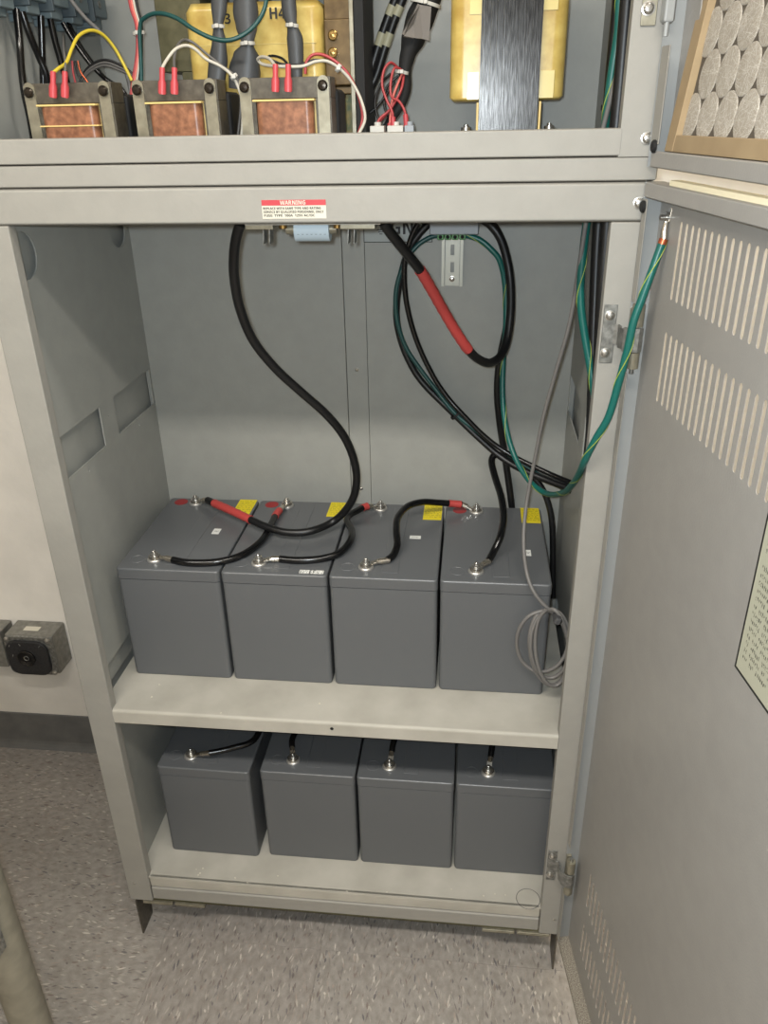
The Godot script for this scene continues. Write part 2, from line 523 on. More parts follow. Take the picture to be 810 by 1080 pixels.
# ---------------------------------------------------------------- the room
func room() -> void:
	var X0 := -1.55; var X1 := 1.8; var Z0 := -0.478; var Z1 := 2.7; var H := 2.72
	var fl := MB.new(); fl.span(X0 - 0.1, X1 + 0.1, -0.12, -0.0035, Z0 - 0.1, Z1 + 0.1)
	var floor_ := structure("floor", fl, M.grout)
	var T := 0.3048
	var shapes := []
	for k in 6:
		var mb := MB.new()
		mb.box(Vector3(0, -0.002, 0), Vector3(T - 0.0003, 0.004, T - 0.0003), 0.0001)
		shapes.append(mb.mesh(Transform3D.IDENTITY))
	var x0 := 0.013 - T * 6; var z0 := 0.0015 - T * 2
	for i in 13:
		for j in 11:
			var cx := x0 + T * (i + 0.5); var cz := z0 + T * (j + 0.5)
			if cx < X0 - 0.1 or cx > X1 + 0.1 or cz < Z0 - 0.1 or cz > Z1 + 0.1: continue
			var t := MeshInstance3D.new()
			t.name = "tile"
			t.mesh = shapes[0]
			var k := rng.randi() % 6
			t.material_override = M["tile_%d" % k]
			floor_.add_child(t, true)
			t.position = Vector3(cx, 0, cz)
			# tiles left of the cabinet lie with their grain across, those before it with the grain towards the viewer
			var across: bool = i >= 6 if j < 4 else rng.randf() < 0.5
			t.rotation_degrees.y = (90.0 if across else 0.0) + (180.0 if rng.randf() < 0.5 else 0.0)
	var w := MB.new(); w.span(X0 - 0.1, X1 + 0.1, -0.1, H + 0.1, Z0 - 0.1, Z0)
	structure("wall_back", w, M.wall)
	w = MB.new(); w.span(X1, X1 + 0.1, -0.1, H + 0.1, Z0 - 0.1, Z1 + 0.1)
	structure("wall_right", w, M.cream_wall)
	w = MB.new(); w.span(X0 - 0.1, X0, -0.1, H + 0.1, Z0 - 0.1, Z1 + 0.1)
	structure("wall_left", w, M.wall)
	w = MB.new(); w.span(X0 - 0.1, X1 + 0.1, -0.1, H + 0.1, Z1, Z1 + 0.1)
	structure("wall_front", w, M.wall)
	w = MB.new(); w.span(X0 - 0.1, X1 + 0.1, H, H + 0.1, Z0 - 0.1, Z1 + 0.1)
	structure("ceiling", w, M.ceiling)
	w = MB.new()
	var prof := PackedVector2Array([Vector2(0, 0), Vector2(0.014, 0), Vector2(0.009, 0.004), Vector2(0.005, 0.012), Vector2(0.003, 0.02), Vector2(0.003, 0.104), Vector2(0.001, 0.106), Vector2(0, 0.106)])
	w.prism(prof, X1 - X0, Transform3D(Basis(Vector3(0, 0, 1), Vector3(0, 1, 0), Vector3(1, 0, 0)), Vector3(X0, 0, Z0)))
	structure("baseboard_back", w, M.baseboard)
	# the ceiling fixture that the strip light belongs to
	var f := thing("ceiling_light", "long white fluorescent strip fixture on the ceiling before the cabinet", "light", Vector3(0.12, H - 0.1, 1.30))
	var b := MB.new(); b.span(-1.03, 1.27, H - 0.10, H, 1.20, 1.40, 0.006)
	part(f, "housing", b, M.fixture)
	part_two(H)
	b = MB.new(); b.span(-0.98, 1.22, H - 0.125, H - 0.10, 1.22, 1.38, 0.008)
	part(f, "diffuser", b, M.glow)

func part_two(H: float) -> void:  # unseen fixture added for the shorter strip, to brighten the right wall
	var f := thing("ceiling_light", "short white strip fixture added on the ceiling to brighten the wall beyond the doors", "light", Vector3(1.32, H - 0.1, 0.45))
	var b := MB.new(); b.span(0.83, 1.78, H - 0.10, H, 0.35, 0.55, 0.006)
	part(f, "housing", b, M.fixture)
	b = MB.new(); b.span(0.87, 1.77, H - 0.125, H - 0.10, 0.37, 0.53, 0.008)
	part(f, "diffuser", b, M.glow)

# ---------------------------------------------------------------- the cabinet
const DOOR_TURN := 0.14

func csg_plate(parent: Node3D, called: String, c: Vector3, size: Vector3, mat: Material, holes: Array) -> CSGBox3D:
	var b := CSGBox3D.new()
	b.name = called; b.size = size; b.material = mat
	parent.add_child(b, true)
	var off: Vector3 = parent.global_position if parent.name == &"battery_cabinet" else Vector3.ZERO
	b.position = c - off
	for h in holes:
		if h[0] == "box":
			var k := CSGBox3D.new()
			k.name = "opening"; k.operation = CSGShape3D.OPERATION_SUBTRACTION
			k.size = h[2]; k.material = mat
			b.add_child(k, true); k.position = h[1] - c
		else:
			var k := CSGCylinder3D.new()
			k.name = "opening"; k.operation = CSGShape3D.OPERATION_SUBTRACTION
			k.radius = h[2]; k.height = 0.05; k.sides = 28; k.material = mat
			b.add_child(k, true); k.position = h[1] - c
			k.rotation_degrees = Vector3(0, 0, 90) if h[3] == "x" else Vector3(90, 0, 0)
	return b

func screw(parent: Node3D, p: Vector3, nrm: Vector3, r := 0.006, called := "screw") -> void:
	var mb := MB.new()
	var y := nrm.normalized()
	var x := y.cross(Vector3.UP if absf(y.y) < 0.9 else Vector3.RIGHT).normalized()
	var xf := Transform3D(Basis(x, y, x.cross(y)), p)
	mb.lathe([Vector2(r * 1.25, 0), Vector2(r * 1.25, r * 0.16), Vector2(r, r * 0.2), Vector2(r * 0.9, r * 0.5), Vector2(r * 0.6, r * 0.72), Vector2(r * 0.22, r * 0.78), Vector2(r * 0.18, r * 0.5), Vector2(0, r * 0.5)], xf, 14)
	part(parent, called, mb, M.steel)

func cabinet() -> void:
	var c := thing("battery_cabinet", "tall beige-grey steel cabinet with open doors and two rows of batteries", "cabinet", Vector3(0.361, 0, -0.2))
	var XL := 0.0032; var XR := 0.7185; var OL := -0.0411; var OR := 0.7628
	var IL := -0.018; var IR := 0.7397; var ZB := -0.408
	var b: MB
	# front frame of the lower bay
	b = MB.new(); b.span(OL, XL, 0.0955, 1.2985, -0.018, 0.0, 0.0015); var st := part(c, "left_stile", b, M.frame)
	screw(st, at([142, 932, 0.0]), Vector3.BACK, 0.0022)
	b = MB.new(); b.span(XR, OR, 0.0955, 1.2985, -0.018, 0.0, 0.0015); st = part(c, "right_stile", b, M.frame)
	screw(st, at([584, 970, 0.0]), Vector3.BACK, 0.0025)
	screw(st, at([674, 214, 0.0]), Vector3.BACK, 0.0052)
	b = MB.new(); b.span(OL, OR, 1.2985, 1.3402, -0.03, 0.0, 0.004); part(c, "header_rail", b, M.frame)
	# front frame of the upper bay
	b = MB.new(); b.span(OL, OR, 1.3412, 1.3652, -0.03, -0.0005, 0.002); part(c, "lower_rail", b, M.frame)
	b = MB.new(); b.span(OL, 0.7215, 1.3664, 1.3938, -0.03, 0.0006, 0.0018); part(c, "sill_rail", b, M.frame)
	b = MB.new(); b.span(XR, OR, 1.3650, 1.95, -0.018, -0.0003, 0.001); st = part(c, "upper_right_stile", b, M.frame)
	screw(st, at([682.5, 145.5, 0.0]), Vector3.BACK, 0.0052)
	b = MB.new(); b.span(OL, XL, 1.3950, 1.95, -0.018, 0.0, 0.0015); part(c, "upper_left_stile", b, M.frame)
	b = MB.new(); b.span(OL, OR, 1.9, 1.95, -0.03, 0.0, 0.002); part(c, "top_rail", b, M.frame)
	b = MB.new(); b.span(OL, OR, 1.946, 1.95, -0.45, -0.03); part(c, "roof_sheet", b, M.frame)
	# outer skin
	b = MB.new(); b.span(OL, OL + 0.0015, 0.0955, 1.95, -0.45, -0.018); part(c, "outer_side_sheet", b, M.inside)
	b = MB.new(); b.span(OR - 0.0015, OR, 0.0955, 1.95, -0.45, -0.018); part(c, "outer_side_sheet", b, M.inside)
	b = MB.new(); b.span(OL, OR, 0.0955, 1.95, -0.452, -0.45); part(c, "rear_sheet", b, M.inside)
	# inner side panels of the battery bay with their knock-outs and slots
	for s in [[IL - 0.0012, -1.0], [IR + 0.0012, 1.0]]:
		var holes := [["box", Vector3(s[0], 0.9715, -0.1147), Vector3(0.05, 0.065, 0.146)], ["box", Vector3(s[0], 0.9715, -0.3212), Vector3(0.05, 0.065, 0.160)],
			["cyl", Vector3(s[0], 1.2545, -0.0615), 0.0305, "x"], ["cyl", Vector3(s[0], 1.2545, -0.3600), 0.0305, "x"],
			["cyl", Vector3(s[0], 0.925, -0.118), 0.0022, "x"], ["cyl", Vector3(s[0], 0.925, -0.325), 0.0022, "x"], ["cyl", Vector3(s[0], 0.98, -0.214), 0.0016, "x"]]
		csg_plate(c, "inner_side_panel", Vector3(s[0], 0.950, (ZB - 0.018) / 2), Vector3(0.002, 0.70, absf(ZB + 0.018)), M.inside, holes)
		b = MB.new(); b.span(s[0] + s[1] * 0.010, s[0] + s[1] * 0.012, 0.552, 1.30, ZB, -0.018); part(c, "recess_sheet", b, M.inside)
		b = MB.new(); b.span(s[0] - 0.001, s[0] + 0.001, 0.158, 0.527, ZB, -0.018); part(c, "lower_side_panel", b, M.inside)
	# back: two sheets and the joining strip
	b = MB.new(); b.span(IL - 0.01, 0.346, 0.10, 1.34, ZB - 0.003, ZB, 0.0006); part(c, "back_panel", b, M.inside)
	b = MB.new(); b.span(0.385, IR + 0.01, 0.10, 1.34, ZB - 0.003, ZB, 0.0006); part(c, "back_panel", b, M.inside)
	b = MB.new(); b.span(0.3465, 0.3845, 0.10, 1.34, ZB - 0.006, ZB - 0.0015, 0.001); var bs := part(c, "back_strip", b, M.inside)
	for p in [[376.5, 390.0], [381.0, 515.0]]: screw(bs, at([p[0], p[1], ZB - 0.0015]), Vector3.BACK, 0.0028)
	# shelf
	b = MB.new()
	b.span(IL, IR, 0.5500, 0.5522, ZB, -0.0182, 0.0)
	var nose := PackedVector2Array([Vector2(-0.0182, 0.5255), Vector2(-0.001, 0.5255), Vector2(0.0, 0.5265), Vector2(0.0, 0.5475), Vector2(-0.0004, 0.5494), Vector2(-0.0014, 0.5510), Vector2(-0.003, 0.5519), Vector2(-0.005, 0.5522), Vector2(-0.0182, 0.5522)])
	b.prism(nose, XR - XL, Transform3D(Basis(Vector3(0, 0, 1), Vector3(0, 1, 0), Vector3(1, 0, 0)), Vector3(XL, 0, 0)))
	var sh := part(c, "shelf", b, M.shelf)
	b = MB.new(); b.lathe([Vector2(0.0028, 0), Vector2(0.0028, 0.0004), Vector2(0, 0.0004)], Transform3D(Basis(Vector3.RIGHT, PI / 2), at([350, 768.5, 0.0]))); part(sh, "screw_hole", b, M.hole)
	# bottom tray
	b = MB.new()
	b.span(IL, IR, 0.1545, 0.1576, ZB, -0.003, 0.0)
	b.span(XL, XR, 0.1330, 0.1576, -0.012, -0.002, 0.003)
	part(c, "bottom_tray", b, M.tray)
	b = MB.new(); b.span(XL, XR, 0.1010, 0.1330, -0.03, 0.0, 0.0035); part(c, "bottom_rail", b, M.frame)
	b = MB.new(); b.span(OL + 0.002, OR - 0.002, 0.0920, 0.1005, -0.44, -0.006); part(c, "base_channel", b, M.olive)
	b = MB.new(); b.lathe([Vector2(0.0165, 0), Vector2(0.0170, 0.0003), Vector2(0.0175, 0.0)], Transform3D(Basis.IDENTITY, at([557, 948, 0.158])), 28); part(c, "knockout_ring", b, M.dark_grey)
	# feet: folded side plates with slotted lugs
	for s in [[-0.0304, 1.0], [0.7504, -1.0]]:
		b = MB.new()
		b.prism(PackedVector2Array([Vector2(0, 0), Vector2(0.046, 0.0), Vector2(0.062, 0.0925), Vector2(-0.001, 0.0925)]), 0.003, Transform3D(Basis(Vector3(0, 0, -1), Vector3(0, 1, 0), Vector3(1, 0, 0)), Vector3(s[0] - 0.0015, 0, 0.0)))
		var ft := part(c, "foot_plate", b, M.core)
		for k in 2:
			b = MB.new(); b.span(s[0] + s[1] * (0.012 + 0.062 * k), s[0] + s[1] * (0.070 + 0.062 * k), 0.0845, 0.0915, -0.014, -0.002, 0.001)
			part(ft, "lug", b, M.bracket)
	# upper bay
	b = MB.new(); b.span(IL, IR, 1.3830, 1.3850, ZB, -0.03); part(c, "upper_floor", b, M.inside)
	b = MB.new(); b.span(IL - 0.01, IR + 0.01, 1.345, 1.946, ZB - 0.003, ZB, 0.0006); part(c, "upper_back_panel", b, M.inside)
	b = MB.new(); b.span(IL - 0.002, IL, 1.386, 1.94, ZB, -0.018); part(c, "upper_side_panel", b, M.inside)
	b = MB.new(); b.span(IR + 0.004, IR + 0.006, 1.386, 1.94, ZB, -0.275, 0.0005); var us := part(c, "upper_side_panel", b, M.inside)
	var hp := CAM + ray(634.5, 113.5) * ((IR + 0.0035 - CAM.x) / ray(634.5, 113.5).x)
	b = MB.new(); b.lathe([Vector2(0.0038, 0), Vector2(0.0038, 0.0006), Vector2(0, 0.0006)], Transform3D(Basis(Vector3.BACK, PI / 2), hp)); part(us, "screw_hole", b, M.hole)
	# warning sticker on the header
	var lb := MB.new(); lb.box(Vector3(0.3578, 1.3152, 0.0003), Vector3(0.0755, 0.0205, 0.0004))
	var wl := part(c, "warning_sticker", lb, M.label_white, "small white sticker with a red WARNING band")
	lb = MB.new(); lb.box(Vector3(0.3578, 1.3224, 0.0006), Vector3(0.0755, 0.0061, 0.0003)); part(wl, "red_band", lb, M.label_red)
	words(wl, "heading", "WARNING", Transform3D(Basis.IDENTITY, Vector3(0.3570, 1.3224, 0.0008)), 0.0046, M.label_white, 0.030)
	words(wl, "print_line", "REPLACE WITH SAME TYPE AND RATING", Transform3D(Basis.IDENTITY, Vector3(0.3555, 1.3162, 0.0006)), 0.0027, M.ink, 0.068)
	words(wl, "print_line", "SERVICE BY QUALIFIED PERSONNEL ONLY", Transform3D(Basis.IDENTITY, Vector3(0.3570, 1.3123, 0.0006)), 0.0027, M.ink, 0.071)
	words(wl, "print_line", "FUSE: TYPE  100A  125V AC/DC", Transform3D(Basis.IDENTITY, Vector3(0.3520, 1.3084, 0.0006)), 0.0027, M.ink, 0.060)
	# hinge leaves on the right stile
	hinge(c, 1.1728, 0.0695, true)
	hinge(c, 0.2715, 0.0695, false)
	b = MB.new(); b.span(0.7273, 0.7424, 1.4869, 1.556, -0.0002, 0.0018, 0.0006); var hl := part(c, "hinge_leaf", b, M.bracket)
	screw(hl, Vector3(0.7335, 1.5020, 0.002), Vector3.BACK, 0.0055)
	doors(c)

func hinge(c: Node3D, y: float, h: float, upper: bool) -> void:
	var b := MB.new(); b.span(0.7208, 0.7360, y - h / 2, y + h / 2, -0.0002, 0.0018, 0.0006)
	var leaf := part(c, "hinge_leaf", b, M.dull_steel)
	screw(leaf, Vector3(0.7280, y + h * 0.32, 0.002), Vector3.BACK, 0.0048)
	screw(leaf, Vector3(0.7268, y - h * 0.32, 0.002), Vector3.BACK, 0.0048)
	# folded arm that reaches round to the pin
	var ax := Vector3(0.7555, y, 0.024)
	b = MB.new()
	var arm := [Vector3(0.735, y, 0.001), Vector3(0.7395, y, 0.003), Vector3(0.7405, y, 0.010), Vector3(0.7385, y, 0.017), Vector3(0.7420, y, 0.025), Vector3(0.7500, y, 0.0315), Vector3(0.7575, y, 0.0318), Vector3(0.7620, y, 0.0280)]
	for i in arm.size() - 1:
		var p: Vector3 = arm[i]; var q: Vector3 = arm[i + 1]
		var d := (q - p)
		b.box((p + q) / 2, Vector3(d.length() + 0.0014, 0.028 if i > 3 else 0.024, 0.0020), 0.0004, Basis(Vector3.UP, atan2(-d.z, d.x)))
	part(leaf, "hinge_arm", b, M.dull_steel)
	for k in [[0.0150, 0.040], [-0.034, -0.0150]]:
		b = MB.new(); b.tube([ax + Vector3(0, k[0], 0), ax + Vector3(0, k[1], 0)], 0.0072, 16)
		part(leaf, "knuckle", b, M.bracket)
	b = MB.new(); b.tube([ax - Vector3(0, 0.041, 0), ax + Vector3(0, 0.046, 0)], 0.0028, 10)
	part(leaf, "hinge_pin", b, M.dull_steel)

# the doors are pans of folded sheet; own axes: x along the leaf away from the hinge, y up, z towards the inside
func doors(c: Node3D) -> void:
	var bs := Basis(Vector3.UP, PI / 2 * 0.0)
	var es := Vector3(sin(DOOR_TURN), 0, cos(DOOR_TURN)); var en := Vector3(cos(DOOR_TURN), 0, -sin(DOOR_TURN))
	bs = Basis(es, Vector3.UP, -en)
	var D := 0.0205; var L := 0.76
	# ---- lower door
	var d := Node3D.new(); d.name = "lower_door"; c.add_child(d)
	d.set_meta("label", "open lower door leaf with rows of louvre slots")
	d.global_transform = Transform3D(bs, Vector3(0.750, 0.0, 0.003))
	var y0 := 0.0955; var y1 := 1.3405
	var holes := []
	for k in 42:
		var s := 0.0672 + 0.01575 * k
		for r in [[1.226, 1.306], [1.1118, 1.1915], [0.260, 0.3345], [0.150, 0.2175]]:
			holes.append([s, r[0], r[1]])
	var plate := slotted(0.0, L, y0, y1, -D - 0.0005, -D, holes, 0.0062)
	lpart(d, "panel", plate, M.door)
	var b := MB.new(); b.span(0, 0.0012, y0, y1, -D, 0); lpart(d, "hinge_flange", b, M.zinc_flange)
	b = MB.new(); b.span(0.0, L, y0, y0 + 0.0012, -D, 0); b.span(0, L, y0, y0 + 0.004, -0.0012, 0.0, 0.0003); lpart(d, "bottom_flange", b, M.ledge)
	b = MB.new(); b.span(0.0, L, y1 - 0.0012, y1, -D, -0.002); b.box(Vector3(L / 2, y1 - 0.008, -0.002), Vector3(L, 0.016, 0.004), 0.0019); lpart(d, "top_flange", b, M.door)
	b = MB.new(); b.span(L - 0.0012, L, y0, y1, -D, 0); lpart(d, "free_flange", b, M.door)
	for k in [[1.212, 1.3235], [0.33, 1.13], [0.10, 0.225]]:
		b = MB.new(); b.span(0.0, 0.014, k[0], k[1], -0.0012, 0.0, 0.0004); lpart(d, "hinge_lip", b, M.frame)
	b = MB.new(); b.span(0.055, L - 0.02, y1 - 0.002, y1 + 0.0050, -D + 0.001, -0.0065, 0.001); lpart(d, "foam_gasket", b, M.foam, "cream foam gasket along the top of the door")
	b = MB.new(); b.lathe([Vector2(0.0065, 0), Vector2(0.0065, 0.002), Vector2(0.005, 0.0035), Vector2(0, 0.004)], Transform3D(Basis(Vector3.RIGHT, PI / 2), Vector3(0.006, 1.3155, 0.0)), 16); lpart(d, "rubber_bumper", b, M.black_matte)
	# stud and lug of the ground lead
	b = MB.new(); b.tube([Vector3(0.030, 1.3065, -D), Vector3(0.030, 1.3065, -D + 0.010)], 0.0028, 8); b.lathe([Vector2(0.0062, 0), Vector2(0.0062, 0.004), Vector2(0, 0.004)], Transform3D(Basis(Vector3.RIGHT, PI / 2), Vector3(0.030, 1.3065, -D)), 6); lpart(d, "ground_stud", b, M.steel)
	for k in [[1.137, 1.205], [0.235, 0.305]]:
		b = MB.new(); b.span(0.0, 0.006, k[0], k[1], -0.008, 0.0, 0.001); lpart(d, "hinge_block", b, M.bracket)
	# instruction sheet on the inside of the leaf
	b = MB.new(); b.box(Vector3(0.468, 1.17, -D + 0.0004), Vector3(0.25, 0.444, 0.0006)); var sheet := lpart(d, "instruction_sheet", b, M.door_label, "pale instruction sheet in small print with black border")
	b = MB.new(); b.box(Vector3(0.442, 0.966, -D + 0.0009), Vector3(0.05, 0.016, 0.0004)); lpart(sheet, "white_patch", b, M.label_white)
	# ---- upper door
	d = Node3D.new(); d.name = "upper_door"; c.add_child(d)
	d.set_meta("label", "open upper door leaf holding an air filter")
	d.global_transform = Transform3D(bs, Vector3(0.750, 0.0, 0.003))
	y0 = 1.3555; y1 = 1.93
	b = MB.new(); b.span(0, 0.0012, y0, y1, -D, 0); lpart(d, "hinge_flange", b, M.zinc_flange)
	b = MB.new(); b.span(0.0, L, y0, y0 + 0.0012, -D, -0.002); b.box(Vector3(0.008 + L / 2, y0 + 0.008, -0.002), Vector3(L, 0.016, 0.004), 0.0019); lpart(d, "bottom_flange", b, M.door)
	b = MB.new(); b.span(0.0, L, y1 - 0.0012, y1, -D, 0); lpart(d, "top_flange", b, M.door)
	b = MB.new(); b.span(L - 0.0012, L, y0, y1, -D, 0); lpart(d, "free_flange", b, M.door)
	b = MB.new(); b.span(0.003, 0.026, 1.378, 1.468, -0.0012, 0.0, 0.0004); lpart(d, "hinge_lip", b, M.frame)
	b = MB.new(); b.span(0.0, L, y0, y0 + 0.05, -D - 0.0012, -D); b.span(0.0, L, y1 - 0.05, y1, -D - 0.0012, -D); b.span(0.0, 0.04, y0 + 0.05, y1 - 0.05, -D - 0.0012, -D); b.span(L - 0.04, L, y0 + 0.05, y1 - 0.05, -D - 0.0012, -D)
	lpart(d, "panel_rim", b, M.door)
	b = MB.new(); b.lathe([Vector2(0.0065, 0), Vector2(0.0065, 0.002), Vector2(0.005, 0.0035), Vector2(0, 0.004)], Transform3D(Basis(Vector3.RIGHT, PI / 2), Vector3(0.018, 1.376, 0.0)), 16); lpart(d, "rubber_bumper", b, M.black_matte)
	b = MB.new(); b.span(0.002, 0.016, 1.487, 1.56, -0.006, 0.006, 0.003); b.tube([Vector3(0.012, 1.476, 0.001), Vector3(0.012, 1.49, 0.001)], 0.0026, 10); lpart(d, "hinge_barrel", b, M.zinc_flange)
	# ---- the filter standing in the upper door, leaning outwards a little at its top
	var f := thing("air_filter", "pleated air filter in a tan cardboard frame with round openings", "air filter", Vector3(0.9, 1.36, 0.4))
	f.global_transform = Transform3D(bs * Basis(Vector3.RIGHT, -0.125), d.global_transform * Vector3(0.030, 1.3715, -0.0065))
	var W := 0.70; var HH := 0.50; var T := 0.012
	b = MB.new(); b.span(0.0, W, 0.0, 0.016, -T, 0.0, 0.0008); lpart(f, "frame_strip", b, M.cardboard)
	b = MB.new(); b.span(0.0, W, HH - 0.016, HH, -T, 0.0, 0.0008); lpart(f, "frame_strip", b, M.cardboard)
	b = MB.new(); b.span(0.0, 0.022, 0.0, HH, -T, 0.0006, 0.0008); lpart(f, "frame_strip", b, M.cardboard)
	b = MB.new(); b.span(W - 0.022, W, 0.0, HH, -T, 0.0006, 0.0008); lpart(f, "frame_strip", b, M.cardboard)
	b = MB.new(); b.span(0.01, W - 0.01, 0.01, HH - 0.01, -T + 0.002, -T + 0.005); lpart(f, "backing_board", b, M.grid_board)
	var pad := MB.new()
	var R := 0.0212
	pad.lathe([Vector2(R, 0), Vector2(R * 0.99, 0.0006), Vector2(R * 0.93, 0.0010), Vector2(R * 0.6, 0.0014), Vector2(0, 0.0016)], Transform3D(Basis(Vector3.RIGHT, PI / 2), Vector3.ZERO), 22)
	var pm := pad.mesh(Transform3D.IDENTITY)
	for j in 13:
		for i in 17:
			var x := 0.030 + 0.0415 * i + (0.0207 if j % 2 else 0.0)
			var y := 0.033 + 0.0362 * j
			if x > W - 0.03 or y > HH - 0.02: continue
			var o := MeshInstance3D.new(); o.name = "media_disc"; o.mesh = pm; o.material_override = M.media
			f.add_child(o, true); o.position = Vector3(x, y, -T + 0.005)

# a sheet with upright slots cut through it, round-cornered at their ends
func slotted(x0: float, x1: float, y0: float, y1: float, z0: float, z1: float, slots: Array, w: float) -> MB:
	var b := MB.new()
	var bands := {}
	for s in slots:
		var key := Vector2(s[1], s[2])
		if not bands.has(key): bands[key] = []
		bands[key].append(s[0])
	var ys := bands.keys(); ys.sort_custom(func(p, q): return p.x < q.x)
	var y := y0
	for k in ys:
		b.span(x0, x1, y, k.x, z0, z1)
		var x := x0
		var row: Array = bands[k]; row.sort()
		for s in row:
			b.span(x, s - w / 2, k.x, k.y, z0, z1)
			x = s + w / 2
			# rounded slot ends: small fillet wedges in the four corners
			for e in [[k.x, 1.0], [k.y, -1.0]]:
				for q in [-1.0, 1.0]:
					var cx: float = s + q * w / 2
					var pts := PackedVector2Array([Vector2(cx, e[0]), Vector2(cx, e[0] + e[1] * w * 0.5), Vector2(cx - q * w * 0.15, e[0] + e[1] * w * 0.15), Vector2(cx - q * w * 0.5, e[0])])
					b.prism(pts, z1 - z0, Transform3D(Basis.IDENTITY, Vector3(0, 0, z0)))
		b.span(x, x1, k.x, k.y, z0, z1)
		y = k.y
	b.span(x0, x1, y, y1, z0, z1)
	return b

# ---------------------------------------------------------------- batteries
const BW := 0.172
const BD := 0.2696
const BH := 0.2118
const TX := 0.0556      # terminal from the left side
const TF := -0.030      # front terminal from the front
const TR := -0.246      # rear terminal from the front

func battery(label: String, group: String, o: Vector3, opts: Dictionary) -> void:
	var t := thing("battery", label, "battery", o + Vector3(BW / 2, 0, -BD / 2), group, opts.get("turn", 0.0))
	var c := Vector3.ZERO
	var b := MB.new()
	b.loft(c, BW - 0.0015, BD - 0.0015, 0.007, [[0.0, 0.003, -1.0], [0.0006, 0.001, -0.4], [0.003, 0.0, 0.0], [BH - 0.0205, 0.0, 0.0]])
	lpart(t, "case", b, M.battery)
	b = MB.new()
	b.loft(c, BW, BD, 0.007, [[BH - 0.0198, 0.0012, -1.0], [BH - 0.0190, 0.0, 0.0], [BH - 0.0035, 0.0, 0.0], [BH - 0.0011, 0.0010, 0.5], [BH, 0.0035, 1.0]])
	var lid := lpart(t, "lid", b, M.battery_lid)
	# vent cover let into the lid, and two moulded rings
	b = MB.new(); b.box(Vector3(0.009, BH + 0.0001, -0.002), Vector3(0.026, 0.0011, 0.238), 0.0005)
	lpart(lid, "vent_cover", b, M.battery_lid)
	for z in [TF - 0.002, TR]:
		var p := Vector3(TX - BW / 2, BH, z + BD / 2)
		b = MB.new(); b.lathe([Vector2(0.0125, 0), Vector2(0.0125, 0.002), Vector2(0.0112, 0.0035), Vector2(0.007, 0.0038), Vector2(0, 0.0038)], Transform3D(Basis.IDENTITY, p), 22)
		var te := lpart(t, "terminal", b, M.lead)
		b = MB.new()
		b.lathe([Vector2(0.0085, 0.0075), Vector2(0.0085, 0.0090), Vector2(0, 0.0090)], Transform3D(Basis.IDENTITY, p), 18)
		b.lathe([Vector2(0.0062, 0.0090), Vector2(0.0062, 0.0126), Vector2(0.0052, 0.0133), Vector2(0, 0.0133)], Transform3D(Basis.IDENTITY, p), 6)
		b.lathe([Vector2(0.0030, 0.013), Vector2(0.0030, 0.0165), Vector2(0.0024, 0.0172), Vector2(0, 0.0172)], Transform3D(Basis.IDENTITY, p), 10)
		lpart(te, "bolt", b, M.steel)
	b = MB.new(); b.lathe([Vector2(0.0125, 0), Vector2(0.0125, 0.0004), Vector2(0, 0.0004)], Transform3D(Basis.IDENTITY, Vector3(0.0255 - BW / 2, BH, TR - 0.004 + BD / 2)), 24)
	lpart(t, "polarity_mark", b, M.red_dot, "red round polarity mark")
	b = MB.new(); b.lathe([Vector2(0.0112, 0), Vector2(0.0115, 0.0004), Vector2(0.0123, 0.0004), Vector2(0.0126, 0)], Transform3D(Basis.IDENTITY, Vector3(0.026 - BW / 2, BH, TF - 0.002 + BD / 2)), 24)
	lpart(lid, "moulded_ring", b, M.battery_lid)
	b = MB.new(); flat_label(b, Vector3(0.152 - BW / 2, BH + 0.0003, -0.238 + BD / 2), 0.033, 0.060)
	lpart(t, "caution_label", b, M.yellow_label, "yellow caution label")
	if opts.has("tiny"):
		b = MB.new(); flat_label(b, Vector3(opts.tiny[0] - BW / 2, BH + 0.0003, opts.tiny[1] + BD / 2), opts.tiny[2], opts.tiny[3])
		lpart(t, "serial_label", b, M.tiny_label, "tiny white label")
	if opts.has("bar"):
		b = MB.new(); flat_label(b, Vector3(0.146 - BW / 2, BH + 0.0003, -0.0115 + BD / 2), 0.041, 0.013)
		lpart(t, "recycling_label", b, M.bar_label, "black and white printed label")

func flat_label(b: MB, c: Vector3, w: float, d: float) -> void:
	var u := Vector3.UP
	b.quad(c + Vector3(-w / 2, 0, d / 2), c + Vector3(w / 2, 0, d / 2), c + Vector3(w / 2, 0, -d / 2), c + Vector3(-w / 2, 0, -d / 2), [u, u, u, u])
	b.box(c - Vector3(0, 0.0002, 0), Vector3(w, 0.0003, d))

func upper_at(i: int) -> Vector3:
	return Vector3(0.0045 + 0.175 * i, 0.5522, -0.0951)

func lower_at(i: int) -> Vector3:
	return [Vector3(0.0262, 0.1576, -0.0650), Vector3(0.2138, 0.1576, -0.0703), Vector3(0.3888, 0.1576, -0.0703), Vector3(0.5638, 0.1576, -0.0703)][i]

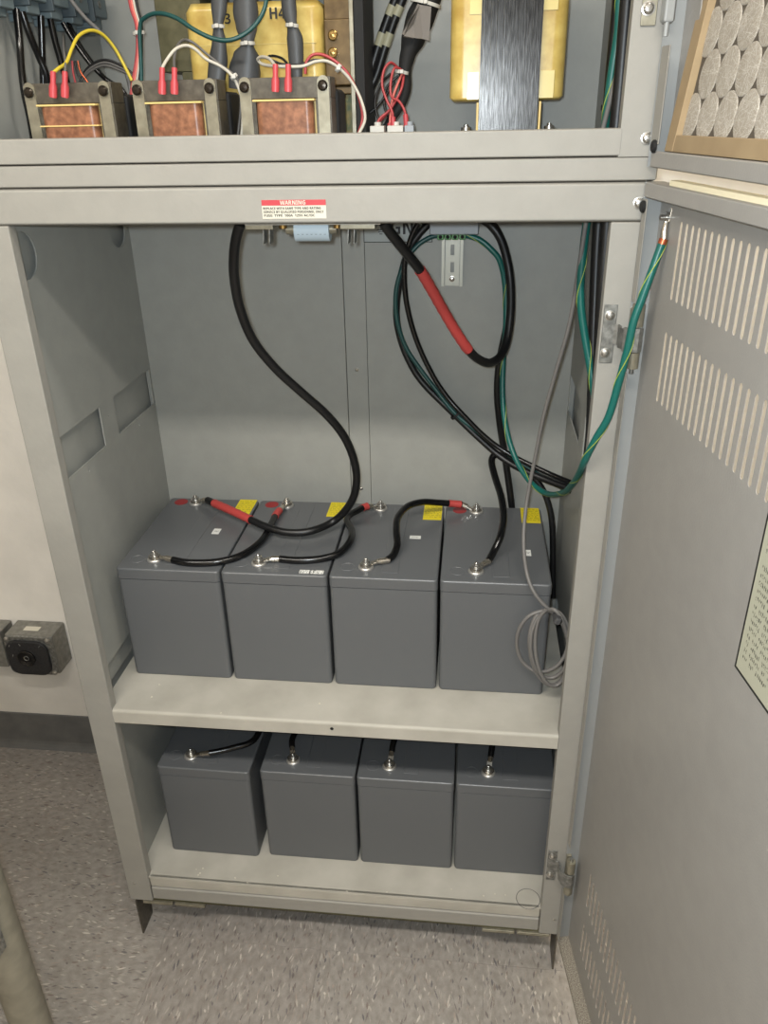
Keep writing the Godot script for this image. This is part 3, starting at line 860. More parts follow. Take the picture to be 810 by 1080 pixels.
func batteries() -> void:
	var g := "batteries on the cabinet's upper shelf"
	battery("grey battery on the shelf whose rear bolt takes the long red-taped cable", g, upper_at(0), {"tiny": [0.128, -0.137, 0.013, 0.020]})
	battery("grey shelf battery with a black and white printed label by its front edge", g, upper_at(1), {"bar": true})
	battery("grey shelf battery with a wide white label, third from the solid left side", g, upper_at(2), {"tiny": [0.127, -0.140, 0.019, 0.011]})
	battery("grey shelf battery behind the hanging coil of grey cable", g, upper_at(3), {"tiny": [0.140, -0.099, 0.010, 0.020]})
	g = "batteries on the cabinet's bottom tray"
	battery("grey battery on the bottom tray, slightly apart from its row, by the left wall", g, lower_at(0), {"turn": -0.012})
	battery("grey battery on the bottom tray, second from the cabinet's left wall", g, lower_at(1), {})
	battery("grey battery on the bottom tray, third from the cabinet's left wall", g, lower_at(2), {})
	battery("grey battery on the bottom tray beside the lower door hinge", g, lower_at(3), {})

# ---------------------------------------------------------------- cables
# sections: [from, to, radius, material, name]; lugs: which ends carry a ring lug, with the bolt's place
func cable(called: String, label: String, category: String, group: String, pts: Array, r: float, mat: Material, sections := [], lugs := [], per := 8, stripe := false) -> Node3D:
	var path := smooth(ats(pts), per)
	var t := thing(called, label, category, path[0], group)
	var b := MB.new(); b.tube(path, r, 12)
	part(t, "insulation", b, mat)
	for s in sections:
		var piece := cut(path, s[0], s[1])
		var wraps := []
		for i in piece.size(): wraps.append(s[2] + (0.0005 if s[4] == "red_tape" and i % 3 == 0 else 0.0))
		b = MB.new(); b.tube(piece, wraps, 12)
		part(t, s[4], b, s[3])
	for l in lugs:
		var e: Vector3 = path[0] if l[0] == 0 else path[-1]
		lug(t, e, l[1], r)
	if stripe:
		var hp := []
		var up := Vector3.ZERO
		var ln := 0.0
		for i in path.size():
			var tn: Vector3 = (path[mini(i + 1, path.size() - 1)] - path[maxi(i - 1, 0)]).normalized()
			if up == Vector3.ZERO: up = tn.cross(Vector3.RIGHT).normalized()
			up = (up - tn * up.dot(tn)).normalized()
			if i: ln += (path[i] - path[i - 1]).length()
			var a := ln * TAU / 0.11
			hp.append(path[i] + (up * cos(a) + tn.cross(up) * sin(a)) * (r - 0.0001))
		b = MB.new(); b.tube(hp, 0.0006, 6)
		part(t, "stripe", b, M.stripe, "yellow stripe winding along the green wire")
	return t

# ring lug: a crimped barrel at the cable's end and a flat ring under the bolt
func lug(t: Node3D, e: Vector3, bolt: Vector3, r: float) -> void:
	var d := (e - bolt); var flat := Vector3(d.x, 0, d.z).normalized()
	var ring_edge := bolt + flat * 0.0095
	var neck := ring_edge.lerp(e, 0.38) + Vector3(0, 0.002, 0)
	var b := MB.new()
	b.tube([neck, neck.lerp(e, 0.2), e - (e - neck) * 0.02, e + (e - neck).normalized() * 0.004], [r * 0.55, r * 0.86, r * 0.88, r * 0.88], 12)
	b.lathe([Vector2(0.0, -0.0001), Vector2(0.0098, 0), Vector2(0.0098, 0.0028), Vector2(0.0045, 0.0028)], Transform3D(Basis.IDENTITY, bolt), 20)
	var x := flat.cross(Vector3.UP)
	var mid := (ring_edge + neck) / 2 + Vector3(0, 0.001, 0)
	var ax := (neck - (ring_edge + Vector3(0, 0.0014, 0)))
	b.box(mid, Vector3(0.010, 0.0028, ax.length() + 0.008), 0.0006, Basis(x, ax.normalized().cross(x).normalized() * 1.0, ax.normalized()).orthonormalized())
	part(t, "lug", b, M.tin, "bright tinned ring lug")

func bolt_up(i: int, rear: bool) -> Vector3:
	return upper_at(i) + Vector3(TX, BH + 0.0042, TR if rear else TF - 0.002)

func bolt_low(i: int, rear: bool) -> Vector3:
	return lower_at(i) + Vector3(TX, BH + 0.0042, TR if rear else TF - 0.002)

func cables() -> void:
	var R := 0.0060
	var jg := "battery jumper cables on the shelf"
	var Y := 0.7700
	# jumpers between the shelf batteries
	cable("jumper_cable", "black jumper cable curving from the battery by the left wall to its neighbour", "cable", jg,
		[[182, 590.5, Y], [200, 593.5, Y], [230, 592.5, Y], [256, 585, Y], [276, 570, Y + 0.002], [286, 553, Y + 0.002], [291, 543, Y + 0.003], [295, 538, Y + 0.003]], R, M.black_gloss,
		[[0.83, 0.98, R + 0.0006, M.red_sleeve, "red_sleeve"]], [[0, bolt_up(0, false)], [1, bolt_up(1, true)]])
	cable("jumper_cable", "black jumper cable looping beneath the thick cable to a red-sleeved end", "cable", jg,
		[[295, 589.5, Y], [315, 591, Y], [340, 589, Y], [358, 583, Y + 0.002], [369, 571, Y + 0.004], [371, 560, Y + 0.004], [366, 549, Y + 0.004], [369, 543, Y + 0.006], [376, 539, Y + 0.006], [384, 535, Y + 0.006], [388, 533.5, Y + 0.006]], R, M.black_gloss,
		[[0.87, 0.99, R + 0.0006, M.red_sleeve, "red_sleeve"]], [[0, bolt_up(1, false)], [1, bolt_up(2, true)]])
	cable("jumper_cable", "black jumper cable arching in an S beside a yellow label", "cable", jg,
		[[408, 591, Y], [415, 585, Y + 0.002], [419, 574, Y + 0.010], [418, 558, Y + 0.020], [420, 545, Y + 0.026], [430, 534, Y + 0.028], [445, 529.5, Y + 0.026], [460, 530, Y + 0.018], [475, 531, Y + 0.012], [487, 532, Y + 0.008]], R, M.black_gloss,
		[[0.87, 0.985, R + 0.0006, M.red_sleeve, "red_sleeve"]], [[0, bolt_up(2, false)], [1, bolt_up(3, true)]])
	cable("battery_lead", "black lead rising from the front bolt beside the hanging grey coil", "cable", "",
		[[515, 592, Y + 0.002], [521, 581, Y + 0.010], [528, 565, Y + 0.028], [531, 545, -0.23], [528.5, 524, -0.27], [522, 503, -0.31], [518.5, 488, -0.335], [520.5, 481, -0.345], [527, 480, -0.350], [540, 487, -0.35], [558, 497, -0.34], [580, 507, -0.32], [600, 514, -0.29], [616, 519, -0.26]], R, M.black_gloss, [], [[0, bolt_up(3, false)]])
	# the long cable from the fuse to the rear bolt of the battery by the wall
	cable("fuse_cable", "long thick black cable hanging in an S from the fuse, end taped red", "cable", "",
		[[254, 236, -0.045], [250, 247, -0.05], [247, 266, -0.06], [247, 292, -0.075], [253, 325, -0.09], [267, 359, -0.11], [290, 388, -0.13], [316, 412, -0.15], [343, 436, -0.17], [362, 459, -0.19], [373, 484, -0.21], [376, 508, -0.222], [370, 530, -0.232], [353, 549, 0.786], [328, 560, 0.780], [303, 561.5, 0.779], [282, 556, 0.781], [262, 547, 0.783], [245, 539, 0.783], [229, 532, 0.781], [219, 527.5, 0.778]], 0.0066, M.black_rubber,
		[[0.845, 0.96, 0.0074, M.red_sleeve, "red_tape"]], [[1, bolt_up(0, true)]])
	# red-taped loop under the header
	cable("taped_cable", "black cable looping below the header with a long red-taped stretch", "cable", "",
		[[404, 234, -0.06], [412, 246, -0.07], [428, 266, -0.09], [443, 285, -0.11], [455, 305, -0.13], [468, 328, -0.15], [481, 350, -0.17], [494, 369, -0.19], [505, 379, -0.21], [517, 382.5, -0.23], [528, 375, -0.25], [535, 357, -0.27], [538.5, 330, -0.285], [538.5, 300, -0.30], [535, 275, -0.31], [528, 252, -0.32], [518, 238, -0.325], [508, 231, -0.33]], 0.0066, M.black_rubber,
		[[0.175, 0.415, 0.0074, M.red_sleeve, "red_tape"]])
	cable("drop_cable", "black cable dropping straight behind the battery row from the header", "cable", "",
		[[515, 233, -0.36], [524, 243, -0.36], [533, 265, -0.362], [537, 300, -0.365], [535, 340, -0.37], [527, 380, -0.375], [524.5, 412, -0.38], [527, 445, -0.385], [533, 484, -0.388], [539, 528, -0.388], [542, 556, -0.388]], 0.0062, M.black_rubber)
	# wires that sweep down from the terminal block and leave through the right side
	var bg := "wires sweeping down across the back panel"
	cable("sweeping_cable", "outermost black cable of the bundle sweeping down across the back panel", "cable", bg,
		[[452, 236, -0.37], [441, 248, -0.37], [430, 266, -0.37], [421, 300, -0.37], [418, 330, -0.37], [422, 356, -0.37], [432, 382, -0.37], [447, 405, -0.368], [478, 436, -0.36], [504, 461, -0.35], [527, 481, -0.34], [548, 494, -0.325], [578, 507, -0.30], [612, 519, -0.26]], 0.0058, M.black_rubber)
	cable("sweeping_cable", "glossy black cable innermost in the bundle sweeping across the back panel", "cable", bg,
		[[441, 236, -0.355], [434, 250, -0.355], [427, 275, -0.355], [427, 305, -0.355], [432, 335, -0.355], [442, 366, -0.355], [457, 397, -0.352], [471, 418, -0.348], [486, 435, -0.342], [512, 461, -0.335], [539, 480, -0.325], [578, 499, -0.30], [610, 512, -0.262]], 0.0045, M.black_gloss)
	cable("green_wire", "dark green wire arching left from the terminal block into the black bundle", "wire", bg,
		[[463, 248, -0.375], [452, 251, -0.372], [438, 261, -0.368], [425, 281, -0.366], [417.5, 309, -0.365], [419, 339, -0.365], [428, 366, -0.365], [443, 389, -0.363], [459, 410, -0.36], [480, 436, -0.352], [505, 456, -0.345], [540, 482, -0.335], [575, 505, -0.31], [592, 514, -0.29], [608, 521, -0.265]], 0.0038, M.dark_green)
	cable("side_cable", "black cable dropping between the end battery and the right wall", "cable", "",
		[[548, 490, -0.33], [561, 501, -0.325], [571, 514, -0.32], [578, 530, -0.315], [582, 550, -0.31], [583, 575, -0.305], [583, 600, -0.30], [583, 630, -0.295]], 0.0055, M.black_rubber)
	# green and yellow ground lead to the door
	cable("ground_lead", "green and yellow ground lead looping out over the stile to the door", "wire", "",
		[[492, 248, -0.37], [506, 253, -0.368], [518, 263, -0.366], [527, 275, -0.366], [532.5, 300, -0.366], [533.5, 340, -0.362], [531, 378, -0.355], [530, 410, -0.345], [532, 440, -0.33], [538, 468, -0.31], [548, 492, -0.285], [562, 511, -0.255], [578, 521, -0.22], [593, 520, -0.15], [602, 513, -0.085], [610, 501, -0.030], [615, 490, 0.004], [621, 477, 0.018], [630, 460, 0.026], [642, 439, 0.032], [653, 402, 0.036], [662, 368, 0.040], [668, 340, 0.041], [677, 315, 0.040], [688, 285, 0.038], [696, 263, 0.036], [700, 252, 0.035]], 0.0046, M.green,
		[[0.975, 1.0, 0.0049, M.copper, "crimped_copper"]], [], 8, true)
	var gl := get_node("ground_lead") as Node3D
	var b := MB.new()
	b.tube([at([700, 252, 0.035]), at([700.5, 244, 0.034]), at([702, 236, 0.033]), at([706, 228, 0.031])], [0.0040, 0.0036, 0.0026, 0.002], 10)
	b.box(at([707, 226, 0.031]), Vector3(0.003, 0.016, 0.009), 0.001, Basis(Vector3.FORWARD, 0.15))
	part(gl, "lug", b, M.tin, "tinned lug bolted to the door")
	# riser beside the right stile
	cable("green_riser", "green and yellow wire rising behind the right stile through both bays", "wire", "",
		[[657, -30, -0.10], [654, 0, -0.10], [652, 35, -0.10], [645, 80, -0.10], [640, 120, -0.10], [636, 150, -0.10], [628, 190, -0.10], [620, 228, -0.10], [615.5, 262, -0.10], [612.5, 297, -0.10], [613, 325, -0.098], [617, 355, -0.094], [622, 384, -0.088], [627, 416, -0.08], [630, 450, -0.07], [630, 500, -0.06], [625, 560, -0.05]], 0.0052, M.green, [], [], 8, true)
	cable("black_riser", "thick black cable rising close behind the right stile through both bays", "cable", "black risers behind the right stile",
		[[664, -30, -0.05], [660, 20, -0.05], [655, 80, -0.05], [650, 134, -0.05], [640, 240, -0.05], [634, 330, -0.05], [630, 420, -0.05], [622, 500, -0.05], [612, 600, -0.05]], 0.0078, M.black_rubber)
	cable("black_riser", "thick black cable rising behind the green riser through both bays", "cable", "black risers behind the right stile",
		[[655, -30, -0.15], [651, 20, -0.15], [645, 80, -0.15], [641, 134, -0.15], [631, 240, -0.15], [627, 330, -0.14], [625, 420, -0.11], [621, 500, -0.07], [613, 600, -0.06]], 0.0078, M.black_rubber)
	# grey data cable with its coil
	var pts := ats([[676, -30, -0.045], [668, 0, -0.045], [661, 30, -0.05], [650, 80, -0.06], [640, 120, -0.07], [634, 145, -0.075], [626, 190, -0.08], [618, 235, -0.09], [611, 280, -0.10], [601, 340, -0.12], [586, 393, -0.14], [573, 440, -0.155], [565, 480, -0.165], [557, 520, -0.165], [553, 552, -0.15], [552.5, 580, -0.125], [556, 606, -0.095], [563, 624, -0.080], [573, 637, -0.075], [583, 646, -0.072]])
	var loops := [[572.0, 676.5, 27.0, 32.0, 0.10], [579.0, 683.0, 20.5, 39.5, -0.10], [580.5, 679.0, 21.0, 36.0, 0.02], [582.0, 682.5, 17.5, 41.0, -0.06]]
	var zc := -0.072
	for k in loops.size():
		var l: Array = loops[k]
		for i in 12:
			var a := -PI / 2 + 0.35 + TAU * i / 12.0
			var du: float = cos(a) * l[2]; var dv: float = sin(a) * l[3]
			pts.append(at([l[0] + du * cos(l[4]) - dv * sin(l[4]), l[1] + du * sin(l[4]) + dv * cos(l[4]), zc + 0.004 * sin(a * 2.0 + k) + 0.003 * k]))
	cable("grey_data_cable", "thin grey cable hanging to a tied coil before the end battery", "cable", "", pts, 0.0029, M.grey_cable, [], [], 6)
	b = MB.new()
	b.box(at([587.5, 651, zc + 0.010]), Vector3(0.012, 0.014, 0.030), 0.004, Basis(Vector3.BACK, -0.4))
	part(get_node("grey_data_cable"), "tie_wrap", b, M.dark_grey, "dark grey wrap round the coil")
	tie("cable_tie", "white cable tie at the bundle's exit through the right side", at([603, 512, -0.268]), 0.0085, Vector3(1, -0.4, 0.4))
	var bt := thing("black_tie", "black cable tie on the bundle sweeping across the back panel", "cable tie", at([481, 436.5, -0.352]))
	b = MB.new(); b.lathe([Vector2(0.0105, -0.002), Vector2(0.0120, -0.002), Vector2(0.0120, 0.002), Vector2(0.0105, 0.002)], Transform3D(Basis(Vector3.BACK, 0.85), Vector3.ZERO), 16); lpart(bt, "band", b, M.black_matte)
	# short leads on the bottom tray
	var lg := "battery jumper cables on the bottom tray"
	var yl := 0.3696 + 0.018
	for i in 4:
		var f := bolt_low(i, false)
		var e: Vector3 = bolt_low(mini(i + 1, 3), true)
		var p: Array
		if i == 0:
			p = [at([220, 794.5, yl]), at([245, 789, yl]), at([268, 780, yl]), Vector3(0.20, yl, -0.20), Vector3(0.235, yl, -0.26), e + Vector3(-0.022, 0.006, 0.018)]
		elif i == 3:
			p = [f + Vector3(0.004, 0.010, -0.024), f + Vector3(0.007, 0.022, -0.045), f + Vector3(0.012, 0.03, -0.09), f + Vector3(0.03, 0.02, -0.16), f + Vector3(0.05, 0.0, -0.24), f + Vector3(0.05, -0.10, -0.285)]
		elif i == 1:
			p = [f + Vector3(-0.006, 0.006, -0.022), f + Vector3(-0.008, 0.012, -0.045), f + Vector3(0.01, 0.014, -0.10), f + Vector3(0.08, 0.012, -0.15), e + Vector3(-0.03, 0.008, 0.02)]
		else:
			p = [f + Vector3(0.002, 0.009, -0.023), f + Vector3(0.005, 0.018, -0.045), f + Vector3(0.02, 0.02, -0.10), f + Vector3(0.09, 0.016, -0.16), e + Vector3(-0.03, 0.008, 0.02)]
		var lugs := [[0, f]]
		if i < 3: lugs.append([1, e])
		cable("tray_jumper_cable", ["black lead lying across the tray battery by the left wall", "black lead leaving backwards from the second tray battery", "black lead leaving backwards from the third tray battery", "black lead leaving backwards from the tray battery by the hinge"][i], "cable", lg, p, 0.0056, M.black_gloss, [], lugs)

# ---------------------------------------------------------------- under the header
func fuses_and_ground() -> void:
	var t := thing("fuse_block", "fuse block with pale cylindrical fuse between spring clips under the header", "fuse block", Vector3(0.365, 1.285, -0.05))
	var b := MB.new(); b.span(0.288, 0.455, 1.294, 1.298, -0.075, -0.032, 0.001); part(t, "base", b, M.white_plastic)
	for s in [[0.288, 0.323, 0.309], [0.405, 0.448, 0.414]]:
		b = MB.new(); b.span(s[0], s[1], 1.2885, 1.2945, -0.07, -0.034, 0.001); var cl := part(t, "clip", b, M.bracket)
		for k in 2:
			b = MB.new(); b.box(Vector3(s[2] + 0.0075 * k, 1.2805, -0.048), Vector3(0.0016, 0.019, 0.020), 0.0005, Basis(Vector3.BACK, -0.08)); part(cl, "spring_blade", b, M.dull_steel)
	b = MB.new(); b.tube([Vector3(0.3475, 1.2865, -0.05), Vector3(0.3905, 1.2865, -0.05)], 0.0135, 20); var fu := part(t, "fuse", b, M.fuse_body)
	for x in [0.342, 0.393]:
		b = MB.new(); b.tube([Vector3(x - 0.006, 1.2875, -0.05), Vector3(x + 0.006, 1.2875, -0.05)], 0.0062, 14); part(fu, "end_cap", b, M.bracket)
	for x in [0.334, 0.401]:
		b = MB.new(); b.lathe([Vector2(0.005, 0), Vector2(0.005, -0.004), Vector2(0, -0.0045)], Transform3D(Basis.IDENTITY, Vector3(x, 1.2935, -0.04)), 10); part(t, "screw", b, M.brass)
	b = MB.new()
	for k in 7:
		b.box(Vector3(0.3530 + 0.0055 * k, 1.2815, -0.0380), Vector3(0.0026, 0.0034, 0.0004), 0.0, Basis(Vector3.RIGHT, 0.55))
	part(fu, "printed_mark", b, M.ink)
	# DIN rail with the ground terminals
	t = thing("terminal_block", "grey and green ground terminal block on the back panel", "terminal block", Vector3(0.534, 1.225, -0.39))
	b = MB.new(); b.span(0.496, 0.573, 1.242, 1.274, -0.392, -0.350, 0.002); part(t, "housing", b, M.grey_plastic)
	for k in 4:
		b = MB.new(); b.span(0.508 + 0.0115 * k, 0.5185 + 0.0115 * k, 1.234, 1.2435, -0.388, -0.354, 0.0012); var fo := part(t, "terminal", b, M.green_plastic)
		b = MB.new(); b.lathe([Vector2(0.003, 0), Vector2(0.003, 0.0006), Vector2(0, 0.0006)], Transform3D(Basis(Vector3.RIGHT, PI / 2), Vector3(0.5132 + 0.0115 * k, 1.2385, -0.354)), 10); part(fo, "wire_hole", b, M.hole)
	t = thing("mounting_rail", "short slotted metal mounting rail below the terminal block", "rail", Vector3(0.5315, 1.155, -0.40))
	rail_web(t)
	for s in [-1.0, 1.0]:
		b = MB.new(); b.span(0.5315 + s * 0.0127, 0.5315 + s * 0.0139, 1.155, 1.249, -0.4005, -0.3935); b.span(0.5315 + s * 0.0127, 0.5315 + s * 0.0175, 1.155, 1.249, -0.3945, -0.3933); part(t, "flange", b, M.rail)
	screw(t, Vector3(0.5315, 1.166, -0.3995), Vector3.BACK, 0.0038)
	# ground label behind the cables
	t = thing("ground_label", "grey label reading GND with a ground symbol on the back panel", "label", Vector3(0.441, 1.224, -0.4075))
	b = MB.new(); b.span(0.384, 0.498, 1.2235, 1.268, -0.4079, -0.4072); part(t, "border", b, M.ink)
	b = MB.new(); b.span(0.3853, 0.4967, 1.2248, 1.2667, -0.4076, -0.4069); part(t, "sheet", b, M.label_grey)
	words(t, "lettering", "GND", Transform3D(Basis.IDENTITY, Vector3(0.4575, 1.2465, -0.4067)), 0.022, M.ink, 0.056)
	b = MB.new()
	b.span(0.4124, 0.4136, 1.243, 1.262, -0.407, -0.4066)
	for k in 3: b.span(0.4130 - 0.0065 + 0.002 * k, 0.4130 + 0.0065 - 0.002 * k, 1.2428 - 0.0032 * k, 1.2440 - 0.0032 * k, -0.407, -0.4066)
	part(t, "ground_symbol", b, M.ink)

func rail_web(t: Node3D) -> Node3D:
	return csg_plate(t, "web", Vector3(0, 0.047, 0.0), Vector3(0.0235, 0.094, 0.0012), M.rail, [["box", Vector3(0, 0.0575, 0), Vector3(0.0062, 0.0165, 0.05)], ["box", Vector3(0, 0.030, 0), Vector3(0.0062, 0.0165, 0.05)]])

# ---------------------------------------------------------------- upper bay
func small_transformer(x0: float, w: float, mid_line: bool, label: String) -> void:
	var t := thing("control_transformer", label, "transformer", Vector3(x0 + w / 2, 1.386, -0.08), "control transformers behind the sill")
	var yt := 1.4520; var z := -0.050
	var b := MB.new()
	b.span(x0, x0 + w, yt - 0.022, yt, z - 0.034, z, 0.0008)
	b.span(x0, x0 + 0.018, 1.386, yt - 0.022, z - 0.034, z)
	b.span(x0 + w - 0.018, x0 + w, 1.386, yt - 0.022, z - 0.034, z)
	part(t, "core", b, M.core)
	for s in [[x0 + 0.0005, x0 + 0.0140], [x0 + w - 0.0150, x0 + w - 0.0015]]:
		b = MB.new()
		var hw: float = (s[1] - s[0]) / 2
		var poly := PackedVector2Array([Vector2(-hw, 1.387), Vector2(hw, 1.387)])
		for k in 9: poly.append(Vector2(cos(PI * k / 8) * hw, yt + 0.001 - hw + sin(PI * k / 8) * hw))
		b.prism(poly, 0.003, Transform3D(Basis.IDENTITY, Vector3((s[0] + s[1]) / 2, 0, z)))
		var br := part(t, "bracket", b, M.bracket)
		b = MB.new(); b.lathe([Vector2(0.0058, 0), Vector2(0.0058, 0.003), Vector2(0.004, 0.0052), Vector2(0, 0.0058)], Transform3D(Basis(Vector3.RIGHT, PI / 2), Vector3((s[0] + s[1]) / 2, yt - 0.0095, z + 0.003)), 14)
		part(br, "bolt", b, M.dark_bolt)
	b = MB.new(); b.span(x0 + 0.0155, x0 + w - 0.017, 1.386, yt - 0.0235, z - 0.028, z - 0.004, 0.001); part(t, "bobbin", b, M.bobbin)
	b = MB.new(); b.loft(Vector3(x0 + w / 2 - 0.0005, 0, z - 0.008), w - 0.040, 0.036, 0.008, [[1.386, 0.0, 0.0], [yt - 0.0245, 0.0, 0.0]]); part(t, "coil", b, M.paper, "coil wrapped in brown varnished paper")
	b = MB.new(); b.span(x0 + 0.0165, x0 + w - 0.0175, yt - 0.0248, yt - 0.0225, z - 0.026, z + 0.0118, 0.0008); part(t, "bobbin_flange", b, M.bobbin)
	if mid_line:
		b = MB.new(); b.span(x0 + 0.0165, x0 + w - 0.0175, yt - 0.0465, yt - 0.0448, z - 0.026, z + 0.0112, 0.0006); part(t, "bobbin_flange", b, M.bobbin)
	b = MB.new(); b.span(x0 + 0.010, x0 + w + 0.004, 1.386, yt - 0.012, z - 0.085, z - 0.035, 0.004); part(t, "rear_coil", b, M.black_matte)

func boot(u: float, v0: float, v1: float, z: float, t: Node3D) -> void:
	var lo := at([u, v1, z]); var hi := at([u, v0, z])
	var m := lo.lerp(hi, 0.52)
	var b := MB.new()
	b.tube([lo, lo.lerp(m, 0.1), lo.lerp(m, 0.8), m, m.lerp(hi, 0.12), m.lerp(hi, 0.9), hi], [0.0036, 0.0046, 0.0046, 0.0036, 0.0031, 0.0033, 0.0026], 12)
	part(t, "terminal_boot", b, M.pink_boot, "red insulated push-on terminal")

func wire(called: String, label: String, group: String, pts: Array, r: float, mat: Material, sections := []) -> void:
	cable(called, label, "wire", group, pts, r, mat, sections, [], 6)

func tie(called: String, label: String, p: Vector3, r: float, axis: Vector3) -> void:
	var a := axis.normalized(); var x := a.cross(Vector3.BACK).normalized()
	var b := MB.new()
	b.lathe([Vector2(r, -0.002), Vector2(r + 0.0012, -0.002), Vector2(r + 0.0012, 0.002), Vector2(r, 0.002)], Transform3D(Basis(x, a, x.cross(a)), Vector3.ZERO), 16)
	var t := thing(called, label, "cable tie", p, "white cable ties in the upper bay")
	lpart(t, "band", b, M.white_plastic)
	b = MB.new(); b.box(Vector3(0.001, 0, r + 0.0022), Vector3(0.0058, 0.0052, 0.0046), 0.0012)
	lpart(t, "buckle", b, M.white_plastic)

func sleeve(label: String, pts: Array, radii: Array, mat: Material, flat := 0.7) -> void:
	var p := ats(pts)
	var t := thing("sleeved_cable", label, "cable", p[-1], "sleeved cables over the yellow coil")
	var path := smooth(p, 6)
	var rr := []
	for i in path.size():
		var f := float(i) / 6.0
		var k := mini(int(f), radii.size() - 2)
		rr.append(lerpf(radii[k], radii[k + 1], smoothstep(0.0, 1.0, f - k)))
	var b := MB.new(); b.tube(path, rr, 14, true, flat)
	part(t, "sleeve", b, mat)

func upper_bay() -> void:
	small_transformer(0.0310, 0.1075, true, "small transformer joined to the yellow wire, with a line across its coil")
	small_transformer(0.1640, 0.1020, false, "small transformer standing between two others behind the sill")
	small_transformer(0.2920, 0.1065, false, "small transformer standing before the big yellow coil")
	var zt := -0.042
	var ts := ["control_transformer", "control_transformer_001", "control_transformer_002"]
	for k in 3:
		var t := get_node(ts[k]) as Node3D
		for q in 2:
			boot([56.0, 171.0, 290.5][k] + [12.5, 13.0, 13.5][k] * q, [75.0, 71.0, 67.5][k], [103.0, 99.5, 97.0][k], zt, t)
	# wires of the small transformers
	wire("yellow_wire", "yellow wire arching up from the transformer with a line across its coil", "", [[56, 77, zt], [62, 72, zt - 0.01], [70, 66, zt - 0.03], [75.5, 52, zt - 0.05], [83, 38, zt - 0.07], [96, 32, zt - 0.09], [109, 37, zt - 0.105], [121, 51, zt - 0.115], [131, 69, zt - 0.12], [139, 85, zt - 0.12]], 0.0020, M.yellow_wire)
	wire("grey_wire", "grey wire rising beside the yellow one from its transformer", "thin grey wires in the upper bay", [[68.5, 76, zt], [69, 66, zt - 0.03], [67, 50, zt - 0.10], [66.5, 36, zt - 0.2]], 0.0014, M.grey_cable)
	wire("white_wire", "white wire arching from the middle small transformer", "", [[171, 72, zt], [176, 63, zt - 0.01], [185, 52, zt - 0.02], [196, 48, zt - 0.03], [206, 52, zt - 0.035], [217, 62, zt - 0.04], [231, 69, zt - 0.045], [242, 77, zt - 0.05], [250, 89, zt - 0.05], [255, 105, zt - 0.05], [256, 125, zt - 0.045], [254, 150, zt - 0.04]], 0.0018, M.white_wire)
	wire("grey_wire", "grey wire arching beside the white one from the middle transformer", "thin grey wires in the upper bay", [[184, 72, zt], [184, 60, zt - 0.015], [188, 47, zt - 0.03], [195, 42, zt - 0.045], [205, 46, zt - 0.05], [218, 57, zt - 0.055], [232, 68, zt - 0.055], [243, 76, zt - 0.055], [251, 86, zt - 0.055], [254, 110, zt - 0.055], [250, 150, zt - 0.05]], 0.0016, M.grey_wire)
	wire("white_wire", "white wire crossing from the small transformer before the yellow coil", "", [[290, 69, zt], [284, 62, zt - 0.02], [276, 60, zt - 0.04], [272, 63, zt - 0.05], [278, 68, zt - 0.05], [295, 70, zt - 0.04], [318, 70, zt - 0.04], [333, 65, zt - 0.045], [346, 65, zt - 0.05], [360, 74, zt - 0.055], [372, 88, zt - 0.06], [381, 106, zt - 0.06], [385, 125, zt - 0.055], [379, 140, zt - 0.05], [372, 152, zt - 0.045]], 0.0018, M.white_wire)
	wire("black_wire", "thin black wire hooked above the small transformer before the yellow coil", "", [[304, 69, zt], [298, 62, zt - 0.02], [289, 59, zt - 0.04], [283, 60, zt - 0.05], [288, 64, zt - 0.055], [300, 68, zt - 0.055], [316, 68, zt - 0.06], [334, 63, zt - 0.06], [352, 68, zt - 0.065], [366, 80, zt - 0.068]], 0.0014, M.black_rubber)
	wire("red_wire", "red wire curving down beside the big transformer's steel frame", "", [[322, 78, zt - 0.06], [323, 66, zt - 0.06], [330, 58, zt - 0.06], [341, 58, zt - 0.06], [354, 65, zt - 0.06], [367, 78, zt - 0.062], [377, 98, zt - 0.064], [382, 118, zt - 0.064], [381, 132, zt - 0.06], [374, 150, zt - 0.055]], 0.0018, M.red_wire)
	tie("cable_tie", "white cable tie on the white and grey wires", at([247, 81, zt - 0.05]), 0.0035, Vector3(0.6, -0.8, 0))
	tie("cable_tie", "white cable tie on the white and red wires", at([357, 72, zt - 0.057]), 0.0036, Vector3(0.8, -0.6, 0))
	wire("green_wire", "dark green wire dipping before the cables of the yellow coil", "", [[148, 150, -0.19], [149, 80, -0.19], [147.5, 30, -0.185], [154, 18, -0.18], [168, 14, -0.17], [186, 19, -0.16], [206, 32, -0.15], [226, 41, -0.145], [244, 42, -0.145], [262, 33, -0.15], [275, 18, -0.155], [281, 0, -0.16], [282, -25, -0.16]], 0.0026, M.dark_green)
	# bundle of thin wires beside the olive core
	var k := 0
	for c in [[M.red_wire, "red"], [M.pink_wire, "pink"], [M.white_wire, "whitish"], [M.black_rubber, "black"]]:
		var o := 2.3 * k
		wire(c[1] + "_strand", c[1] + " strand in the thin wire bundle beside the olive core", "strands of the thin wire bundle", [[133.0 + o, -20, -0.20], [138 + o, 8, -0.20], [143.5 + o * 0.8, 25, -0.20], [145 + o * 0.6, 45, -0.20], [143.5 + o * 0.8, 65, -0.20], [140 + o, 85, -0.195], [137 + o, 105, -0.19], [130 + o, 118, -0.18], [124 + o, 150, -0.17]], 0.0019, c[0])
		k += 1
	tie("cable_tie", "white cable tie on the thin wire bundle", at([146.5, 35, -0.20]), 0.0066, Vector3(0.1, -1, 0))
	big_transformer()
	reactor()
	harness()
	contactor()

